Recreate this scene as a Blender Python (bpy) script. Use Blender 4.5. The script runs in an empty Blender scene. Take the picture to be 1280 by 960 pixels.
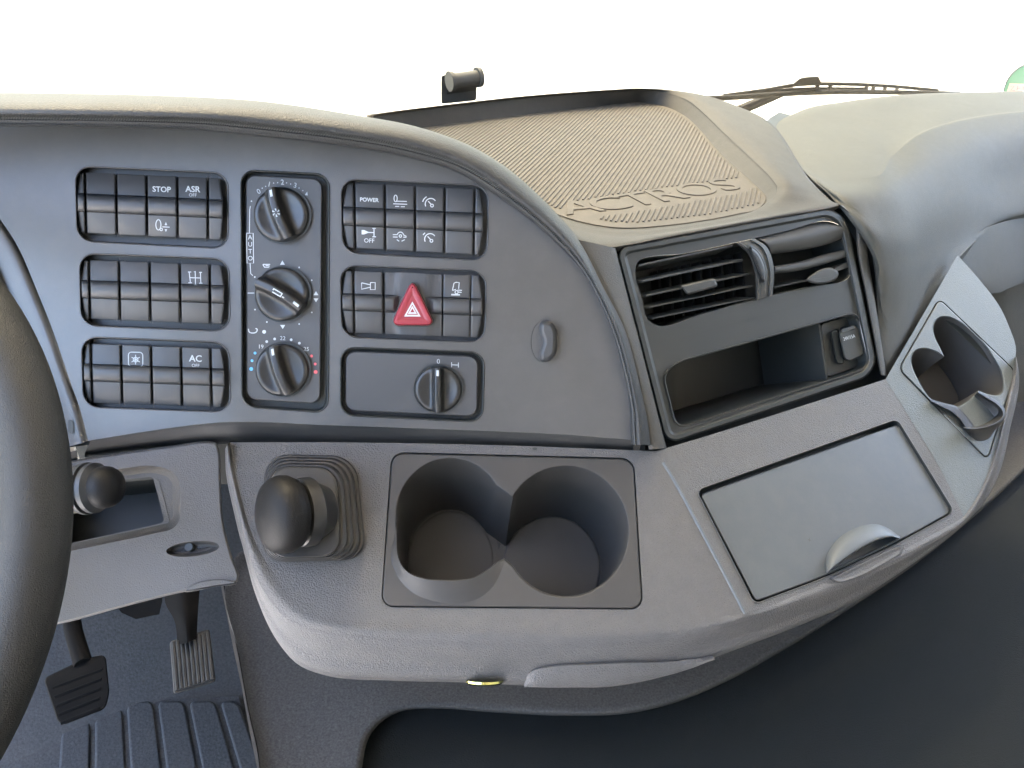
import bpy, math, random
from mathutils import Vector, Matrix
from mathutils.geometry import delaunay_2d_cdt
random.seed(4)
C = bpy.context.scene.collection
sc = bpy.context.scene

# ------------------------------------------------------------------ camera, light, exposure
F = 970.0                                    # focal length in photo pixels (1280 wide)
PITCH = math.radians(30)
CAM = Vector((0, 0, 1.15))
AX = Vector((1, 0, 0)); AU = Vector((0, math.sin(PITCH), math.cos(PITCH))); AD = Vector((0, math.cos(PITCH), -math.sin(PITCH)))
cam = bpy.data.cameras.new('camera'); camo = bpy.data.objects.new('camera', cam); C.objects.link(camo)
cam.sensor_width = 36; cam.sensor_fit = 'HORIZONTAL'; cam.lens = F / 1280 * 36
cam.clip_start = 0.02; cam.clip_end = 3000
camo.location = CAM; camo.rotation_euler = (math.pi / 2 - PITCH, 0, 0)
sc.camera = camo

SUN_EL, SUN_AZ = 68, -20                      # degrees; azimuth clockwise from straight ahead
w = bpy.data.worlds.new('World'); sc.world = w; w.use_nodes = True
nt = w.node_tree; bg = nt.nodes['Background']
sky = nt.nodes.new('ShaderNodeTexSky'); sky.sky_type = 'NISHITA'; sky.sun_disc = False
sky.sun_elevation = math.radians(SUN_EL); sky.sun_rotation = math.radians(SUN_AZ)
sky.dust_density = 4.0; sky.air_density = 1.0
nt.links.new(sky.outputs[0], bg.inputs[0]); bg.inputs[1].default_value = 0.15
sun = bpy.data.lights.new('sun', 'SUN'); suno = bpy.data.objects.new('sun', sun); C.objects.link(suno)
sun.energy = 0.6; sun.angle = math.radians(12); sun.color = (1, 0.86, 0.66)
_e, _a = math.radians(SUN_EL), math.radians(SUN_AZ)
sdir = Vector((math.sin(_a) * math.cos(_e), math.cos(_a) * math.cos(_e), math.sin(_e)))
suno.rotation_euler = sdir.to_track_quat('Z', 'Y').to_euler(); suno.location = (0, 0, 6)
vs = sc.view_settings
vs.view_transform = 'Standard'; vs.look = 'None'; vs.gamma = 1; vs.use_curve_mapping = False
vs.exposure = 4.4
sc.cycles.max_bounces = 6; sc.cycles.diffuse_bounces = 3; sc.cycles.glossy_bounces = 3; sc.cycles.transparent_max_bounces = 8
sc.cycles.use_denoising = True

# ------------------------------------------------------------------ geometry helpers
def ray(px, py): return AX * ((px - 640) / F) + AU * ((480 - py) / F) + AD
def P(px, py, d): return CAM + ray(px, py) * d
def cv(x, y, z): return AX * x + AU * y + AD * z       # camera-axes vector to world

class Pl:
    """a real plane of the dashboard, through three measured points"""
    def __init__(s, a, b, c):
        a, b, c = [p if isinstance(p, Vector) else P(*p) for p in (a, b, c)]
        s.o = a; n = (b - a).cross(c - a).normalized()
        s.n = -n if n.dot(CAM - a) < 0 else n
    def vis(s, px, py, h=0.0):               # point of the plane raised by h
        r = ray(px, py); o = s.o + s.n * h
        return CAM + r * ((o - CAM).dot(s.n) / r.dot(s.n))
    def at(s, px, py, h=0.0): return s.vis(px, py) + s.n * h
    def d(s, px, py): return (s.o - CAM).dot(s.n) / ray(px, py).dot(s.n)
    def frame(s, px, py, ang=0.0):           # u along the picture row turned by ang (deg, anticlockwise), v up, n out
        c, sn = math.cos(math.radians(ang)), math.sin(math.radians(ang))
        u = (s.at(px + 8 * c, py - 8 * sn) - s.at(px, py)).normalized()
        return u, s.n.cross(u), s.n

def cr(pts, n, closed=False):
    """Catmull-Rom resample of vectors by chord length"""
    pts = [Vector(p) for p in pts]
    if closed: pts = pts + [pts[0]]
    m = len(pts)
    L = [0.0]
    for i in range(m - 1): L.append(L[-1] + max((pts[i + 1] - pts[i]).length, 1e-9) ** 0.8)
    out = []
    N = n if closed else n - 1
    k = 0
    for j in range(n):
        t = L[-1] * j / N
        while k < m - 2 and t > L[k + 1]: k += 1
        def T(i):
            if closed: a, b = (i - 1) % (m - 1), (i + 1) % (m - 1); la = L[i] - L[i - 1] if i > 0 else L[-1] - L[-2]; lb = L[i + 1] - L[i] if i < m - 1 else L[1]
            else:
                if i == 0: return (pts[1] - pts[0]) / (L[1] - L[0])
                if i == m - 1: return (pts[-1] - pts[-2]) / (L[-1] - L[-2])
                a, b = i - 1, i + 1; la = L[i] - L[i - 1]; lb = L[i + 1] - L[i]
            da = (pts[i] - pts[a]) / la; db = (pts[b] - pts[i]) / lb
            return (da * lb + db * la) / (la + lb)
        dt = L[k + 1] - L[k]; x = (t - L[k]) / dt
        h00 = 2*x**3 - 3*x**2 + 1; h10 = x**3 - 2*x**2 + x; h01 = -2*x**3 + 3*x**2; h11 = x**3 - x**2
        out.append(pts[k] * h00 + T(k) * (h10 * dt) + pts[k + 1] * h01 + T(k + 1) * (h11 * dt))
    return out

def V2(pts): return [Vector((p[0], p[1])) for p in pts]
def spl(pts, n, closed=False): return [(p.x, p.y) for p in cr(V2(pts), n, closed)]
def rpoly(pts, r, k=6):
    """polygon with rounded corners (r one number or one per corner)"""
    q = V2(pts); m = len(q); out = []
    for i in range(m):
        rr = r[i] if isinstance(r, (list, tuple)) else r
        a, b, c = q[i - 1], q[i], q[(i + 1) % m]
        d1, d2 = (a - b), (c - b)
        l = min(rr, d1.length * .49, d2.length * .49)
        s, e = b + d1.normalized() * l, b + d2.normalized() * l
        if l < 1e-6: out.append((b.x, b.y)); continue
        kq = .56
        c1, c2 = s.lerp(b, kq), e.lerp(b, kq)
        for j in range(k + 1):
            t = j / k; u = 1 - t
            p = s*u**3 + c1*3*u*u*t + c2*3*u*t*t + e*t**3
            out.append((p.x, p.y))
    return out
def area(p): return .5 * sum(p[i-1][0] * p[i][1] - p[i][0] * p[i-1][1] for i in range(len(p)))
def off(poly, d):
    """inset a closed outline by d pixels (negative grows it)"""
    q = V2(poly); m = len(q); sgn = 1 if area(poly) > 0 else -1; out = []
    for i in range(m):
        e1 = (q[i] - q[i - 1]); e2 = (q[(i + 1) % m] - q[i])
        if e1.length < 1e-7: e1 = q[i] - q[i - 2]
        if e2.length < 1e-7: e2 = q[(i + 2) % m] - q[i]
        n1 = Vector((-e1.y, e1.x)).normalized() * sgn; n2 = Vector((-e2.y, e2.x)).normalized() * sgn
        b = n1 + n2
        if b.length < .3: b = n1
        b = b.normalized(); c = max(b.dot(n1), .45)
        p = q[i] + b * (d / c); out.append((p.x, p.y))
    return out
def inside(p, poly):
    x, y = p; c = False; j = len(poly) - 1
    for i in range(len(poly)):
        xi, yi = poly[i]; xj, yj = poly[j]
        if (yi > y) != (yj > y) and x < (xj - xi) * (y - yi) / (yj - yi) + xi: c = not c
        j = i
    return c
def ell(cx, cy, rx, ry, n=48, a0=0, a1=360, rot=0):
    out = []; cr_, sr = math.cos(math.radians(rot)), math.sin(math.radians(rot)); full = abs(a1 - a0) >= 360
    for i in range(n):
        t = math.radians(a0 + (a1 - a0) * i / (n if full else n - 1))
        x, y = rx * math.cos(t), -ry * math.sin(t)
        out.append((cx + x * cr_ + y * sr, cy - x * sr + y * cr_))
    return out

class M:
    def __init__(s): s.v = []; s.f = []; s.flat = set()
    def add(s, vs, fs, flat=False):
        b = len(s.v); s.v += [Vector(v) for v in vs]
        for f in fs:
            if flat: s.flat.add(len(s.f))
            s.f.append([i + b for i in f])
        return s
    def grid(s, rows, closed=False):
        n = len(rows[0]); fs = []
        for i in range(len(rows) - 1):
            for j in range(n if closed else n - 1):
                k = (j + 1) % n
                fs.append((i*n + j, i*n + k, (i+1)*n + k, (i+1)*n + j))
        return s.add([p for r in rows for p in r], fs)
    def rings(s, fn, poly, prof, cap=True, base=False):
        """outline poly carried through (inset px, height m) steps; fn(px,py,h)"""
        rows = [[fn(x, y, h) for x, y in off(poly, i)] if i else [fn(x, y, h) for x, y in poly] for i, h in prof]
        s.grid(rows, True)
        if cap: s.add(rows[-1], [list(range(len(poly)))], True)
        if base: s.add(rows[0], [list(range(len(poly)))], True)
        return s
    def plate(s, fn, outer, holes=()):
        """flat face with holes"""
        vs = []; es = []
        for loop in [outer, *holes]:
            b = len(vs); vs += V2(loop); m = len(loop)
            es += [(b + i, b + (i + 1) % m) for i in range(m)]
        r = delaunay_2d_cdt(vs, es, [], 0, 1e-4)
        fs = []
        for f in r[2]:
            c = sum((r[0][i] for i in f), Vector((0, 0))) / len(f); c = (c.x, c.y)
            if inside(c, outer) and not any(inside(c, h) for h in holes): fs.append(f)
        return s.add([fn(p.x, p.y) for p in r[0]], fs, True)
    def loft(s, curves, nu, nv=6, lin=False, cut=None, rs=True):
        """curves of (px,py,d) or world vectors -> smooth sheet"""
        rows = []
        for c in curves:
            c = [p if isinstance(p, Vector) else P(*p) for p in c]
            rows.append(cr(c, nu) if rs else c)
        nu = len(rows[0])
        if not lin and len(rows) > 2:
            n = (len(rows) - 1) * nv + 1
            cols = []
            for j in range(nu):
                col = [r[j] for r in rows]; o = []
                for i in range(len(col) - 1):       # uniform Catmull-Rom across
                    p0 = col[i - 1] if i else col[0] * 2 - col[1]
                    p3 = col[i + 2] if i + 2 < len(col) else col[-1] * 2 - col[-2]
                    for q in range(nv):
                        t = q / nv
                        o.append(.5 * ((2*col[i]) + (col[i+1] - p0)*t + (2*p0 - 5*col[i] + 4*col[i+1] - p3)*t*t + (3*col[i] - p0 - 3*col[i+1] + p3)*t**3))
                o.append(col[-1]); cols.append(o)
            rows = [[cols[j][i] for j in range(nu)] for i in range(n)]
        return s.grid(rows)
    def box(s, o, a, b, c):
        """box from corner o along vectors a, b, c"""
        v = [o, o+a, o+a+b, o+b, o+c, o+a+c, o+a+b+c, o+b+c]
        return s.add(v, [(0,3,2,1),(4,5,6,7),(0,1,5,4),(1,2,6,5),(2,3,7,6),(3,0,4,7)], True)
    def tube(s, pts, r, seg=12, cap=True, closed=False):
        pts = [p if isinstance(p, Vector) else P(*p) for p in pts]; m = len(pts); rows = []; up = None
        for i, p in enumerate(pts):
            a = pts[i - 1] if (i or closed) else p; b = pts[(i + 1) % m] if (i < m - 1 or closed) else p
            t = (b - a).normalized()
            if up is None: up = t.orthogonal()
            up = (up - t * up.dot(t)).normalized(); sd = t.cross(up)
            rr = r[i] if isinstance(r, (list, tuple)) else r
            rows.append([p + (up * math.cos(q) + sd * math.sin(q)) * rr for q in [2*math.pi*k/seg for k in range(seg)]])
        if closed: rows.append(rows[0])
        s.grid(rows, True)
        if cap and not closed:
            s.add(rows[0], [list(range(seg))], True); s.add(rows[-1], [list(range(seg))], True)
        return s
    def lathe(s, c, ax, prof, seg=40, sx=1.0, xdir=None):
        ax = ax.normalized(); u = (xdir - ax * xdir.dot(ax)).normalized() if xdir else ax.orthogonal().normalized(); v = ax.cross(u)
        rows = [[c + ax * z + (u * (math.cos(q) * sx) + v * math.sin(q)) * r for q in [2*math.pi*k/seg for k in range(seg)]] for r, z in prof]
        return s.grid(rows, True)
    def build(s, name, mt, parent=None, sharp=35, cap_px=None):
        me = bpy.data.meshes.new(name)
        o0 = parent_loc(parent) if parent is not None else s.origin() if s.v else Vector()
        me.from_pydata([v - o0 for v in s.v], [], s.f); me.update()
        for i, p in enumerate(me.polygons): p.use_smooth = i not in s.flat
        me.set_sharp_from_angle(angle=math.radians(sharp))
        me.materials.append(mt)
        o = bpy.data.objects.new(name, me); C.objects.link(o)
        if parent is not None: o.parent = parent
        else: o.location = o0
        return o
    def origin(s):
        n = len(s.v); c = sum(s.v, Vector()) / n
        return Vector((c.x, c.y, min(v.z for v in s.v)))
def parent_loc(o):
    l = Vector()
    while o is not None: l += o.location; o = o.parent
    return l
def thing(name, label, cat, loc, group=None):
    o = bpy.data.objects.new(name, None); C.objects.link(o); o.location = loc; o.empty_display_size = .02
    o['label'] = label; o['category'] = cat
    if group: o['group'] = group
    return o
def tag(o, label, cat, group=None):
    o['label'] = label; o['category'] = cat
    if group: o['group'] = group
    return o
def lab(o, s): o['label'] = s; return o

# ------------------------------------------------------------------ materials
def mat(name, col, rough=.55, grain=0, gs=900, metal=0, spec=.5, vor=0, vs_=420, mott=.12, ms=9, coat=0, coat_r=.3, dust=0, dustcol=(.35, .32, .27)):
    m = bpy.data.materials.new(name); m.use_nodes = True; n = m.node_tree.nodes; l = m.node_tree.links
    b = n['Principled BSDF']; b.inputs['Roughness'].default_value = rough; b.inputs['Metallic'].default_value = metal
    b.inputs['Specular IOR Level'].default_value = spec
    if coat: b.inputs['Coat Weight'].default_value = coat; b.inputs['Coat Roughness'].default_value = coat_r
    tc = n.new('ShaderNodeTexCoord')
    no = n.new('ShaderNodeTexNoise'); no.inputs['Scale'].default_value = ms; no.inputs['Detail'].default_value = 6; no.inputs['Roughness'].default_value = .65
    l.new(tc.outputs['Object'], no.inputs['Vector'])
    r = n.new('ShaderNodeValToRGB'); r.color_ramp.elements[0].position = .3; r.color_ramp.elements[1].position = .7
    r.color_ramp.elements[0].color = (*[c * (1 - mott) for c in col], 1); r.color_ramp.elements[1].color = (*[min(1, c * (1 + mott)) for c in col], 1)
    l.new(no.outputs['Fac'], r.inputs['Fac'])
    colout = r.outputs['Color']
    if dust:
        nd = n.new('ShaderNodeTexNoise'); nd.inputs['Scale'].default_value = 70; nd.inputs['Detail'].default_value = 8; nd.inputs['Roughness'].default_value = .75
        l.new(tc.outputs['Object'], nd.inputs['Vector'])
        mr = n.new('ShaderNodeMapRange'); mr.inputs['From Min'].default_value = .42; mr.inputs['From Max'].default_value = .75; mr.inputs['To Max'].default_value = dust
        l.new(nd.outputs['Fac'], mr.inputs['Value'])
        mx = n.new('ShaderNodeMix'); mx.data_type = 'RGBA'; l.new(mr.outputs[0], mx.inputs['Factor']); l.new(colout, mx.inputs['A']); mx.inputs['B'].default_value = (*dustcol, 1)
        colout = mx.outputs['Result']
    l.new(colout, b.inputs['Base Color'])
    rr = n.new('ShaderNodeMapRange'); rr.inputs['To Min'].default_value = max(rough - .08, .03); rr.inputs['To Max'].default_value = min(rough + .08, 1)
    l.new(no.outputs['Fac'], rr.inputs['Value']); l.new(rr.outputs[0], b.inputs['Roughness'])
    h = None
    if grain:
        g = n.new('ShaderNodeTexNoise'); g.inputs['Scale'].default_value = gs; g.inputs['Detail'].default_value = 3
        l.new(tc.outputs['Object'], g.inputs['Vector'])
        bu = n.new('ShaderNodeBump'); bu.inputs['Strength'].default_value = min(grain, 1); bu.inputs['Distance'].default_value = .0006
        l.new(g.outputs['Fac'], bu.inputs['Height']); h = bu
    if vor:
        v = n.new('ShaderNodeTexVoronoi'); v.feature = 'DISTANCE_TO_EDGE'; v.inputs['Scale'].default_value = vs_
        wn = n.new('ShaderNodeTexNoise'); wn.inputs['Scale'].default_value = 160; l.new(tc.outputs['Object'], wn.inputs['Vector'])
        ad = n.new('ShaderNodeMix'); ad.data_type = 'VECTOR'; ad.inputs['Factor'].default_value = .006
        l.new(tc.outputs['Object'], ad.inputs['A']); l.new(wn.outputs['Color'], ad.inputs['B']); l.new(ad.outputs['Result'], v.inputs['Vector'])
        mr2 = n.new('ShaderNodeMapRange'); mr2.inputs['From Max'].default_value = .25; l.new(v.outputs['Distance'], mr2.inputs['Value'])
        bv = n.new('ShaderNodeBump'); bv.inputs['Strength'].default_value = min(vor, 1); bv.inputs['Distance'].default_value = .0008
        l.new(mr2.outputs[0], bv.inputs['Height'])
        if h: l.new(h.outputs[0], bv.inputs['Normal'])
        h = bv
    if h: l.new(h.outputs[0], b.inputs['Normal'])
    return m
DARK = (.034, .036, .04)
M_fascia = mat('soft_touch_plastic', (.053, .0525, .0515), .38, .15, 1600, spec=.65, mott=.1, dust=.03)
M_switch = mat('switch_plastic', (.034, .0350, .0365), .54, .08, 1800, spec=.65, mott=.06)
M_roll = mat('switch_roll_plastic', (.022, .022, .023), .4, .1, 1800, mott=.06)
M_black = mat('hazed_black_plastic', (.019, .022, .021), .5, .1, 1500, mott=.1)  # lifted and greened so the colour imitates veiling haze over dark recesses
M_gloss = mat('dark_glossy_plastic', (.02, .021, .022), .5, .05, 1500, mott=.08)
M_hood = mat('grained_hood_leather', (.019, .0195, .019), .52, .1, 1500, vor=.3, vs_=520, mott=.12)
M_stitch = mat('stitched_seam_thread', (.09, .095, .09), .7, mott=.2, ms=200)
M_dash = mat('grained_dash_foam', (.030, .027, .022), .68, .2, 900, vor=.25, vs_=700, mott=.08, dust=.06, dustcol=(.2, .18, .14))
M_strip = mat('lightened_dash_foam', (.050, .048, .043), .58, .2, 900, vor=.25, vs_=700, mott=.08)  # same foam as M_dash, painted lighter to lift the shaded strips
M_pad = mat('grained_pad_foam', (.043, .044, .038), .66, .2, 900, vor=.25, vs_=700, mott=.08, dust=.06, dustcol=(.2, .18, .14))
M_mat = mat('grey_rubber_mat', (.064, .056, .045), .75, .3, 900, mott=.08, dust=.15, dustcol=(.2, .17, .13))
M_console = mat('grained_console_plastic', (.072, .070, .069), .52, .3, 1100, vor=.42, vs_=560, mott=.07, dust=.04)
M_side = mat('sky_tinted_console_plastic', (.082, .094, .094), .5, .3, 1100, vor=.3, vs_=560, mott=.07)  # console plastic painted lighter and cyan for sky light on the passenger end
M_trim = mat('column_trim_plastic', (.066, .063, .059), .55, .35, 900, vor=.2, vs_=700, mott=.08)
M_cup = mat('cup_insert_plastic', (.034, .033, .032), .55, .2, 1300, mott=.08)
M_lid = mat('smooth_lid_plastic', (.062, .070, .074), .42, .15, 1500, mott=.07, dust=.04)
M_vent = mat('vent_panel_plastic', (.021, .0235, .0225), .5, .15, 1500, mott=.07)
M_louvre = mat('vent_louvre_plastic', (.033, .034, .032), .58, .08, 1500, mott=.07)
M_leather = mat('wheel_leather', (.012, .011, .0085), .6, .15, 1600, spec=.35, vor=.25, vs_=900, mott=.15, ms=20)
M_knob = mat('knob_plastic', (.013, .013, .013), .36, .08, 1500, mott=.08)
M_gear = mat('gear_knob_leather', (.009, .0085, .008), .5, .3, 1200, mott=.15, spec=.16)
M_boot = mat('boot_rubber', (.020, .019, .0175), .55, .15, 1500, mott=.1)
M_carpet = mat('grey_carpet', (.06, .06, .06), .95, 1, 420, mott=.4, ms=520, spec=.15)
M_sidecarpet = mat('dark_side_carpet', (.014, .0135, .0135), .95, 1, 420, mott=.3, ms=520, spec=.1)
M_tunnel = mat('dark_carpet', (.052, .051, .050), .9, 1, 430, mott=.4, ms=520, spec=.2)
M_rubber = mat('dark_tunnel_mat', (.008, .0098, .0098), .85, .7, 800, mott=.12, ms=40, spec=.2)
M_floor = mat('pebbled_floor_vinyl', (.022, .025, .028), .6, 1, 230, mott=.5, ms=240, spec=.3)
M_pedal = mat('pedal_rubber', (.004, .004, .004), .8, .2, 1200, mott=.1, spec=.06)
M_pedal2 = mat('worn_pedal_rubber', (.022, .022, .021), .6, .3, 900, mott=.35, ms=60, spec=.2)
M_white = mat('white_print', (.42, .45, .46), .6, mott=.02)
M_blue = mat('blue_print', (.10, .36, .62), .6, mott=.02)
M_red = mat('red_print', (.62, .10, .11), .6, mott=.02)
M_hazard = mat('red_button_plastic', (.22, .020, .030), .38, .05, 1200, mott=.08)
M_chrome = mat('brushed_stalk_metal', (.42, .37, .31), .28, metal=1, mott=.15)
M_brass = mat('brass', (.62, .60, .22), .2, metal=1, mott=.1)
M_wiper = mat('wiper_rubber', (.03, .028, .026), .7, mott=.1, spec=.2)
M_clip = mat('grey_clip_plastic', (.05, .049, .045), .6, mott=.1)
M_green = mat('green_sticker_print', (.04, .16, .06), .6, mott=.06)
M_cream = mat('cream_sticker_print', (.34, .28, .18), .6, mott=.05)
M_ground = mat('pale_concrete', (.62, .60, .55), .9, mott=.1, ms=.6)
M_lining = mat('cab_lining', (.58, .54, .48), .9, mott=.06)
M_bulk = mat('dark_bulkhead', (.012, .013, .014), .9, mott=.1)
mg = bpy.data.materials.new('windscreen_glass'); mg.use_nodes = True
_n = mg.node_tree.nodes; _l = mg.node_tree.links; _n.remove(_n['Principled BSDF'])
_t = _n.new('ShaderNodeBsdfTransparent'); _t.inputs[0].default_value = (.58, .57, .50, 1)  # tint put in to warm and dim the light coming from ahead
_g = _n.new('ShaderNodeBsdfGlossy'); _g.inputs['Roughness'].default_value = .02
_f = _n.new('ShaderNodeFresnel'); _f.inputs[0].default_value = 1.35
_m = _n.new('ShaderNodeMixShader'); _m.inputs[0].default_value = .03; _n.remove(_f); _l.new(_t.outputs[0], _m.inputs[1]); _l.new(_g.outputs[0], _m.inputs[2])
_l.new(_m.outputs[0], _n['Material Output'].inputs[0])

# ------------------------------------------------------------------ print and lettering
def letters(name, c, mt):
    t = bpy.data.objects.new('tmp', c); me = bpy.data.meshes.new_from_object(t); me.name = name
    bpy.data.objects.remove(t); bpy.data.curves.remove(c); me.materials.clear(); me.materials.append(mt)
    o = bpy.data.objects.new(name, me); C.objects.link(o); return o
def text(s, pl, px, py, hpx, ang=0, h=.0003, mt=None, parent=None, name='lettering', ext=.0001, fn=None, sx=1.0, bold=0):
    c = bpy.data.curves.new(name, 'FONT'); c.body = s; c.align_x = 'CENTER'; c.align_y = 'CENTER'; c.resolution_u = 3
    u, v, n = pl.frame(px, py, ang)
    c.size = hpx / F * pl.d(px, py) / .70; c.extrude = ext; c.offset = bold
    o = letters(name, c, mt or M_white)
    pos = (fn or pl.vis)(px, py, h)
    mtx = Matrix((u * sx, v, n)).transposed().to_4x4()
    mtx.translation = pos - (parent_loc(parent) if parent is not None else Vector())
    if parent is not None: o.parent = parent
    o.matrix_local = mtx if parent is not None else mtx
    return o
def icon(fn, strokes, parent, width=1.3, h=.0004, mt=None, name='symbol', fills=()):
    """printed pictogram: strokes and filled outlines in pixels"""
    m = M()
    for st in strokes:
        q = V2(st); k = len(q); L = []; R_ = []
        for i in range(k):
            a = q[max(i-1, 0)]; b = q[min(i+1, k-1)]; t = (b - a)
            t = t.normalized() if t.length > 1e-6 else Vector((1, 0))
            nn = Vector((-t.y, t.x)) * width / 2
            L.append(fn(q[i].x + nn.x, q[i].y + nn.y, h)); R_.append(fn(q[i].x - nn.x, q[i].y - nn.y, h))
        m.grid([L, R_])
    for fl in fills: m.add([fn(x, y, h) for x, y in fl], [list(range(len(fl)))], True)
    return m.build(name, mt or M_white, parent)
def dot(x, y, r): return ell(x, y, r, r, 10)

# ------------------------------------------------------------------ the planes of the dashboard
FA = Pl((95, 208, .572), (610, 231, .589), (604, 525, .606))
SH = Pl((491, 567, .600), (790.5, 574.6, .616), (478, 757, .554))
S2 = Pl((820, 567, SH.d(820, 567)), (930, 757, SH.d(930, 757)), (1121, 526, .726))
S3 = Pl((1107, 478, S2.d(1107, 478)), (1205, 645, S2.d(1205, 645)), (1199, 318, .875))
VP = Pl((770, 308, .622), (1058, 255, .753), (822, 558, .625))
TR = Pl((772, 282, .672), (958, 251, .75), (803, 129, 1.05))
LT = Pl((100, 575, .600), (270, 553, .605), (180, 740, .575))

# ================================================================== outside and cab shell
g = M().add([Vector((-400, -400, -1.2)), Vector((400, -400, -1.2)), Vector((400, 400, -1.2)), Vector((-400, 400, -1.2))], [(0, 1, 2, 3)]).build('ground', M_ground)
g['kind'] = 'structure'
LATD = (VP.at(1058, 255) - VP.at(770, 308)); LATD.z = 0; LATD.normalize()     # across the vehicle
FWD = Vector((-LATD.y, LATD.x, 0))                                             # vehicle forward
bk0 = P(466, 150, 1.02) + FWD * .68
def wallquad(a, b, z0, z1, th): return M().box(Vector((a.x, a.y, z0)), Vector((b.x - a.x, b.y - a.y, 0)), FWD * th, Vector((0, 0, z1 - z0)))
bh = wallquad(LATD * -.66 + FWD * 1.68, LATD * 1.34 + FWD * 1.68, -.3, bk0.z - .18, .03).build('bulkhead', M_bulk); bh['kind'] = 'structure'
def vb(l0, l1, f0, f1, z0, z1): return M().box(LATD * l0 + FWD * f0 + Vector((0, 0, z0)), LATD * (l1 - l0), FWD * (f1 - f0), Vector((0, 0, z1 - z0)))
FG = (P(466, 150, 1.02) - Vector()).dot(FWD)              # forward distance of the windscreen foot
def shell(name, *a):
    o = vb(*a).build(name, M_lining); o['kind'] = 'structure'
LL, LR, BK, RZ = -.62, 2.1, -1.0, 2.0
shell('roof', LL - .05, LR + .05, BK, FG - .12, RZ, RZ + .05)
shell('rear_wall', LL - .05, LR + .05, BK - .05, BK, -.3, RZ + .05)
shell('door_wall', LR, LR + .05, BK, FG - .08, -.3, .92)
shell('door_wall', LR, LR + .05, BK, FG - .30, 1.75, RZ)
shell('door_wall', LR, LR + .05, BK, -.25, .92, 1.75)
shell('door_wall', LL - .05, LL, BK, -.25, -.3, RZ)          # the driver's door stands open
shell('door_wall', LL - .05, LL, FG - .12, FG + .02, -.3, RZ)
shell('dash_light_block', LL, .35, .68, 1.12, .89, .91)  # unseen slabs added to stop daylight leaking in behind and under the dash
shell('dash_light_block', .35, 2.1, .62, 1.12, .735, .755)
shell('dash_light_block', LL, 1.36, 1.08, 1.72, .735, .756)
shell('dash_light_block', 1.34, 1.36, 1.0, 1.72, -.3, .735)
shell('dash_light_block', LL, -.04, .70, .73, .70, .885)
def portal(pos, nrm, sx, sy):
    a = bpy.data.lights.new('window_portal', 'AREA'); a.shape = 'RECTANGLE'; a.size = sx; a.size_y = sy; a.cycles.is_portal = True
    o = bpy.data.objects.new('window_portal', a); C.objects.link(o); o.location = pos
    o.rotation_euler = (-nrm).to_track_quat('Z', 'Y').to_euler()
portal(LATD * ((LL + LR) / 2) + FWD * (FG - .1) + Vector((0, 0, 1.42)), -FWD, LR - LL, 1.25)
portal(LATD * (LL - .06) + FWD * (FG - .68) + Vector((0, 0, .95)), LATD, 1.15, 2.1)
portal(LATD * (LR + .06) + FWD * (FG - .55) + Vector((0, 0, 1.35)), -LATD, 1.2, .9)

# ================================================================== dashboard
dash = thing('dashboard', 'dark grey truck dashboard body with curved hood, switch fascia and padded passenger side', 'dashboard', P(640, 480, .75))
banks = {}
Q1 = [(94, 207.5), (285, 216), (285, 311), (96, 301.5)]
Q2 = [(99, 316.5), (286, 323.5), (287, 414.5), (101, 407)]
Q3 = [(101.5, 421), (286, 428), (288, 515.5), (104, 509)]
Q4 = [(426, 223.5), (611, 232), (609, 326), (428, 316)]
Q5 = [(425, 331.5), (608, 338.5), (606, 428.5), (427, 421.5)]
Q6 = [(426.5, 434.5), (605, 441), (603, 527), (426, 518.5)]
QC = [(301.5, 213), (411, 218.5), (409.5, 515.5), (303, 508)]
holes = [rpoly(q, 20) for q in (Q1, Q2, Q3, Q4, Q5)] + [rpoly(Q6, 17), rpoly(QC, 17)]
L = [(-200, 162), (-60, 157), (0, 157), (160, 159), (250, 162), (320, 169), (440, 183), (506, 195), (571, 214), (615, 240), (659, 271), (692, 300), (728, 339), (758, 395), (777, 454), (787, 503), (790, 556)]
U = [(-200, 120), (-60, 117), (0, 117), (160, 119), (250, 122), (320, 126), (440, 143), (527, 160), (584, 181), (632, 210), (667, 240), (694, 267), (723, 300), (754, 359), (781, 412), (797, 470), (810, 530), (813, 556)]
seam = [(-30, 236), (0, 274), (21, 306), (46, 363), (67, 416), (85, 469), (101, 515), (110, 551)]
Ls = spl(L, 60); Ss = spl(seam, 30)
crease = spl([(110, 551), (192, 538), (277, 528), (420, 532), (560, 537), (700, 543), (792, 550)], 40)
outer = [(x, y - 3) for x, y in Ls if x < 785] + [(793, 520), (795, 550)] + crease[::-1] + Ss[::-1][1:]
outer = [p for p in outer]
m = M().plate(FA.at, outer, holes)
m.build('fascia_panel', M_fascia, dash)
# undercut lower edge of the fascia
bot = spl([(106, 566), (192, 555), (277, 549), (420, 552), (560, 555), (700, 559), (792, 562)], 40)
m = M().loft([[FA.at(x, y) for x, y in crease], [FA.at(x, y - (0), -.003) + (FA.at(x, y + 3) - FA.at(x, y)) for x, y in crease], [P(x, y, FA.d(x, y) + .018) for x, y in bot], [P(x, y + 6, FA.d(x, y) + .05) for x, y in bot]], 40, 4)
m.build('fascia_lower_edge', M_fascia, dash)
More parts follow.
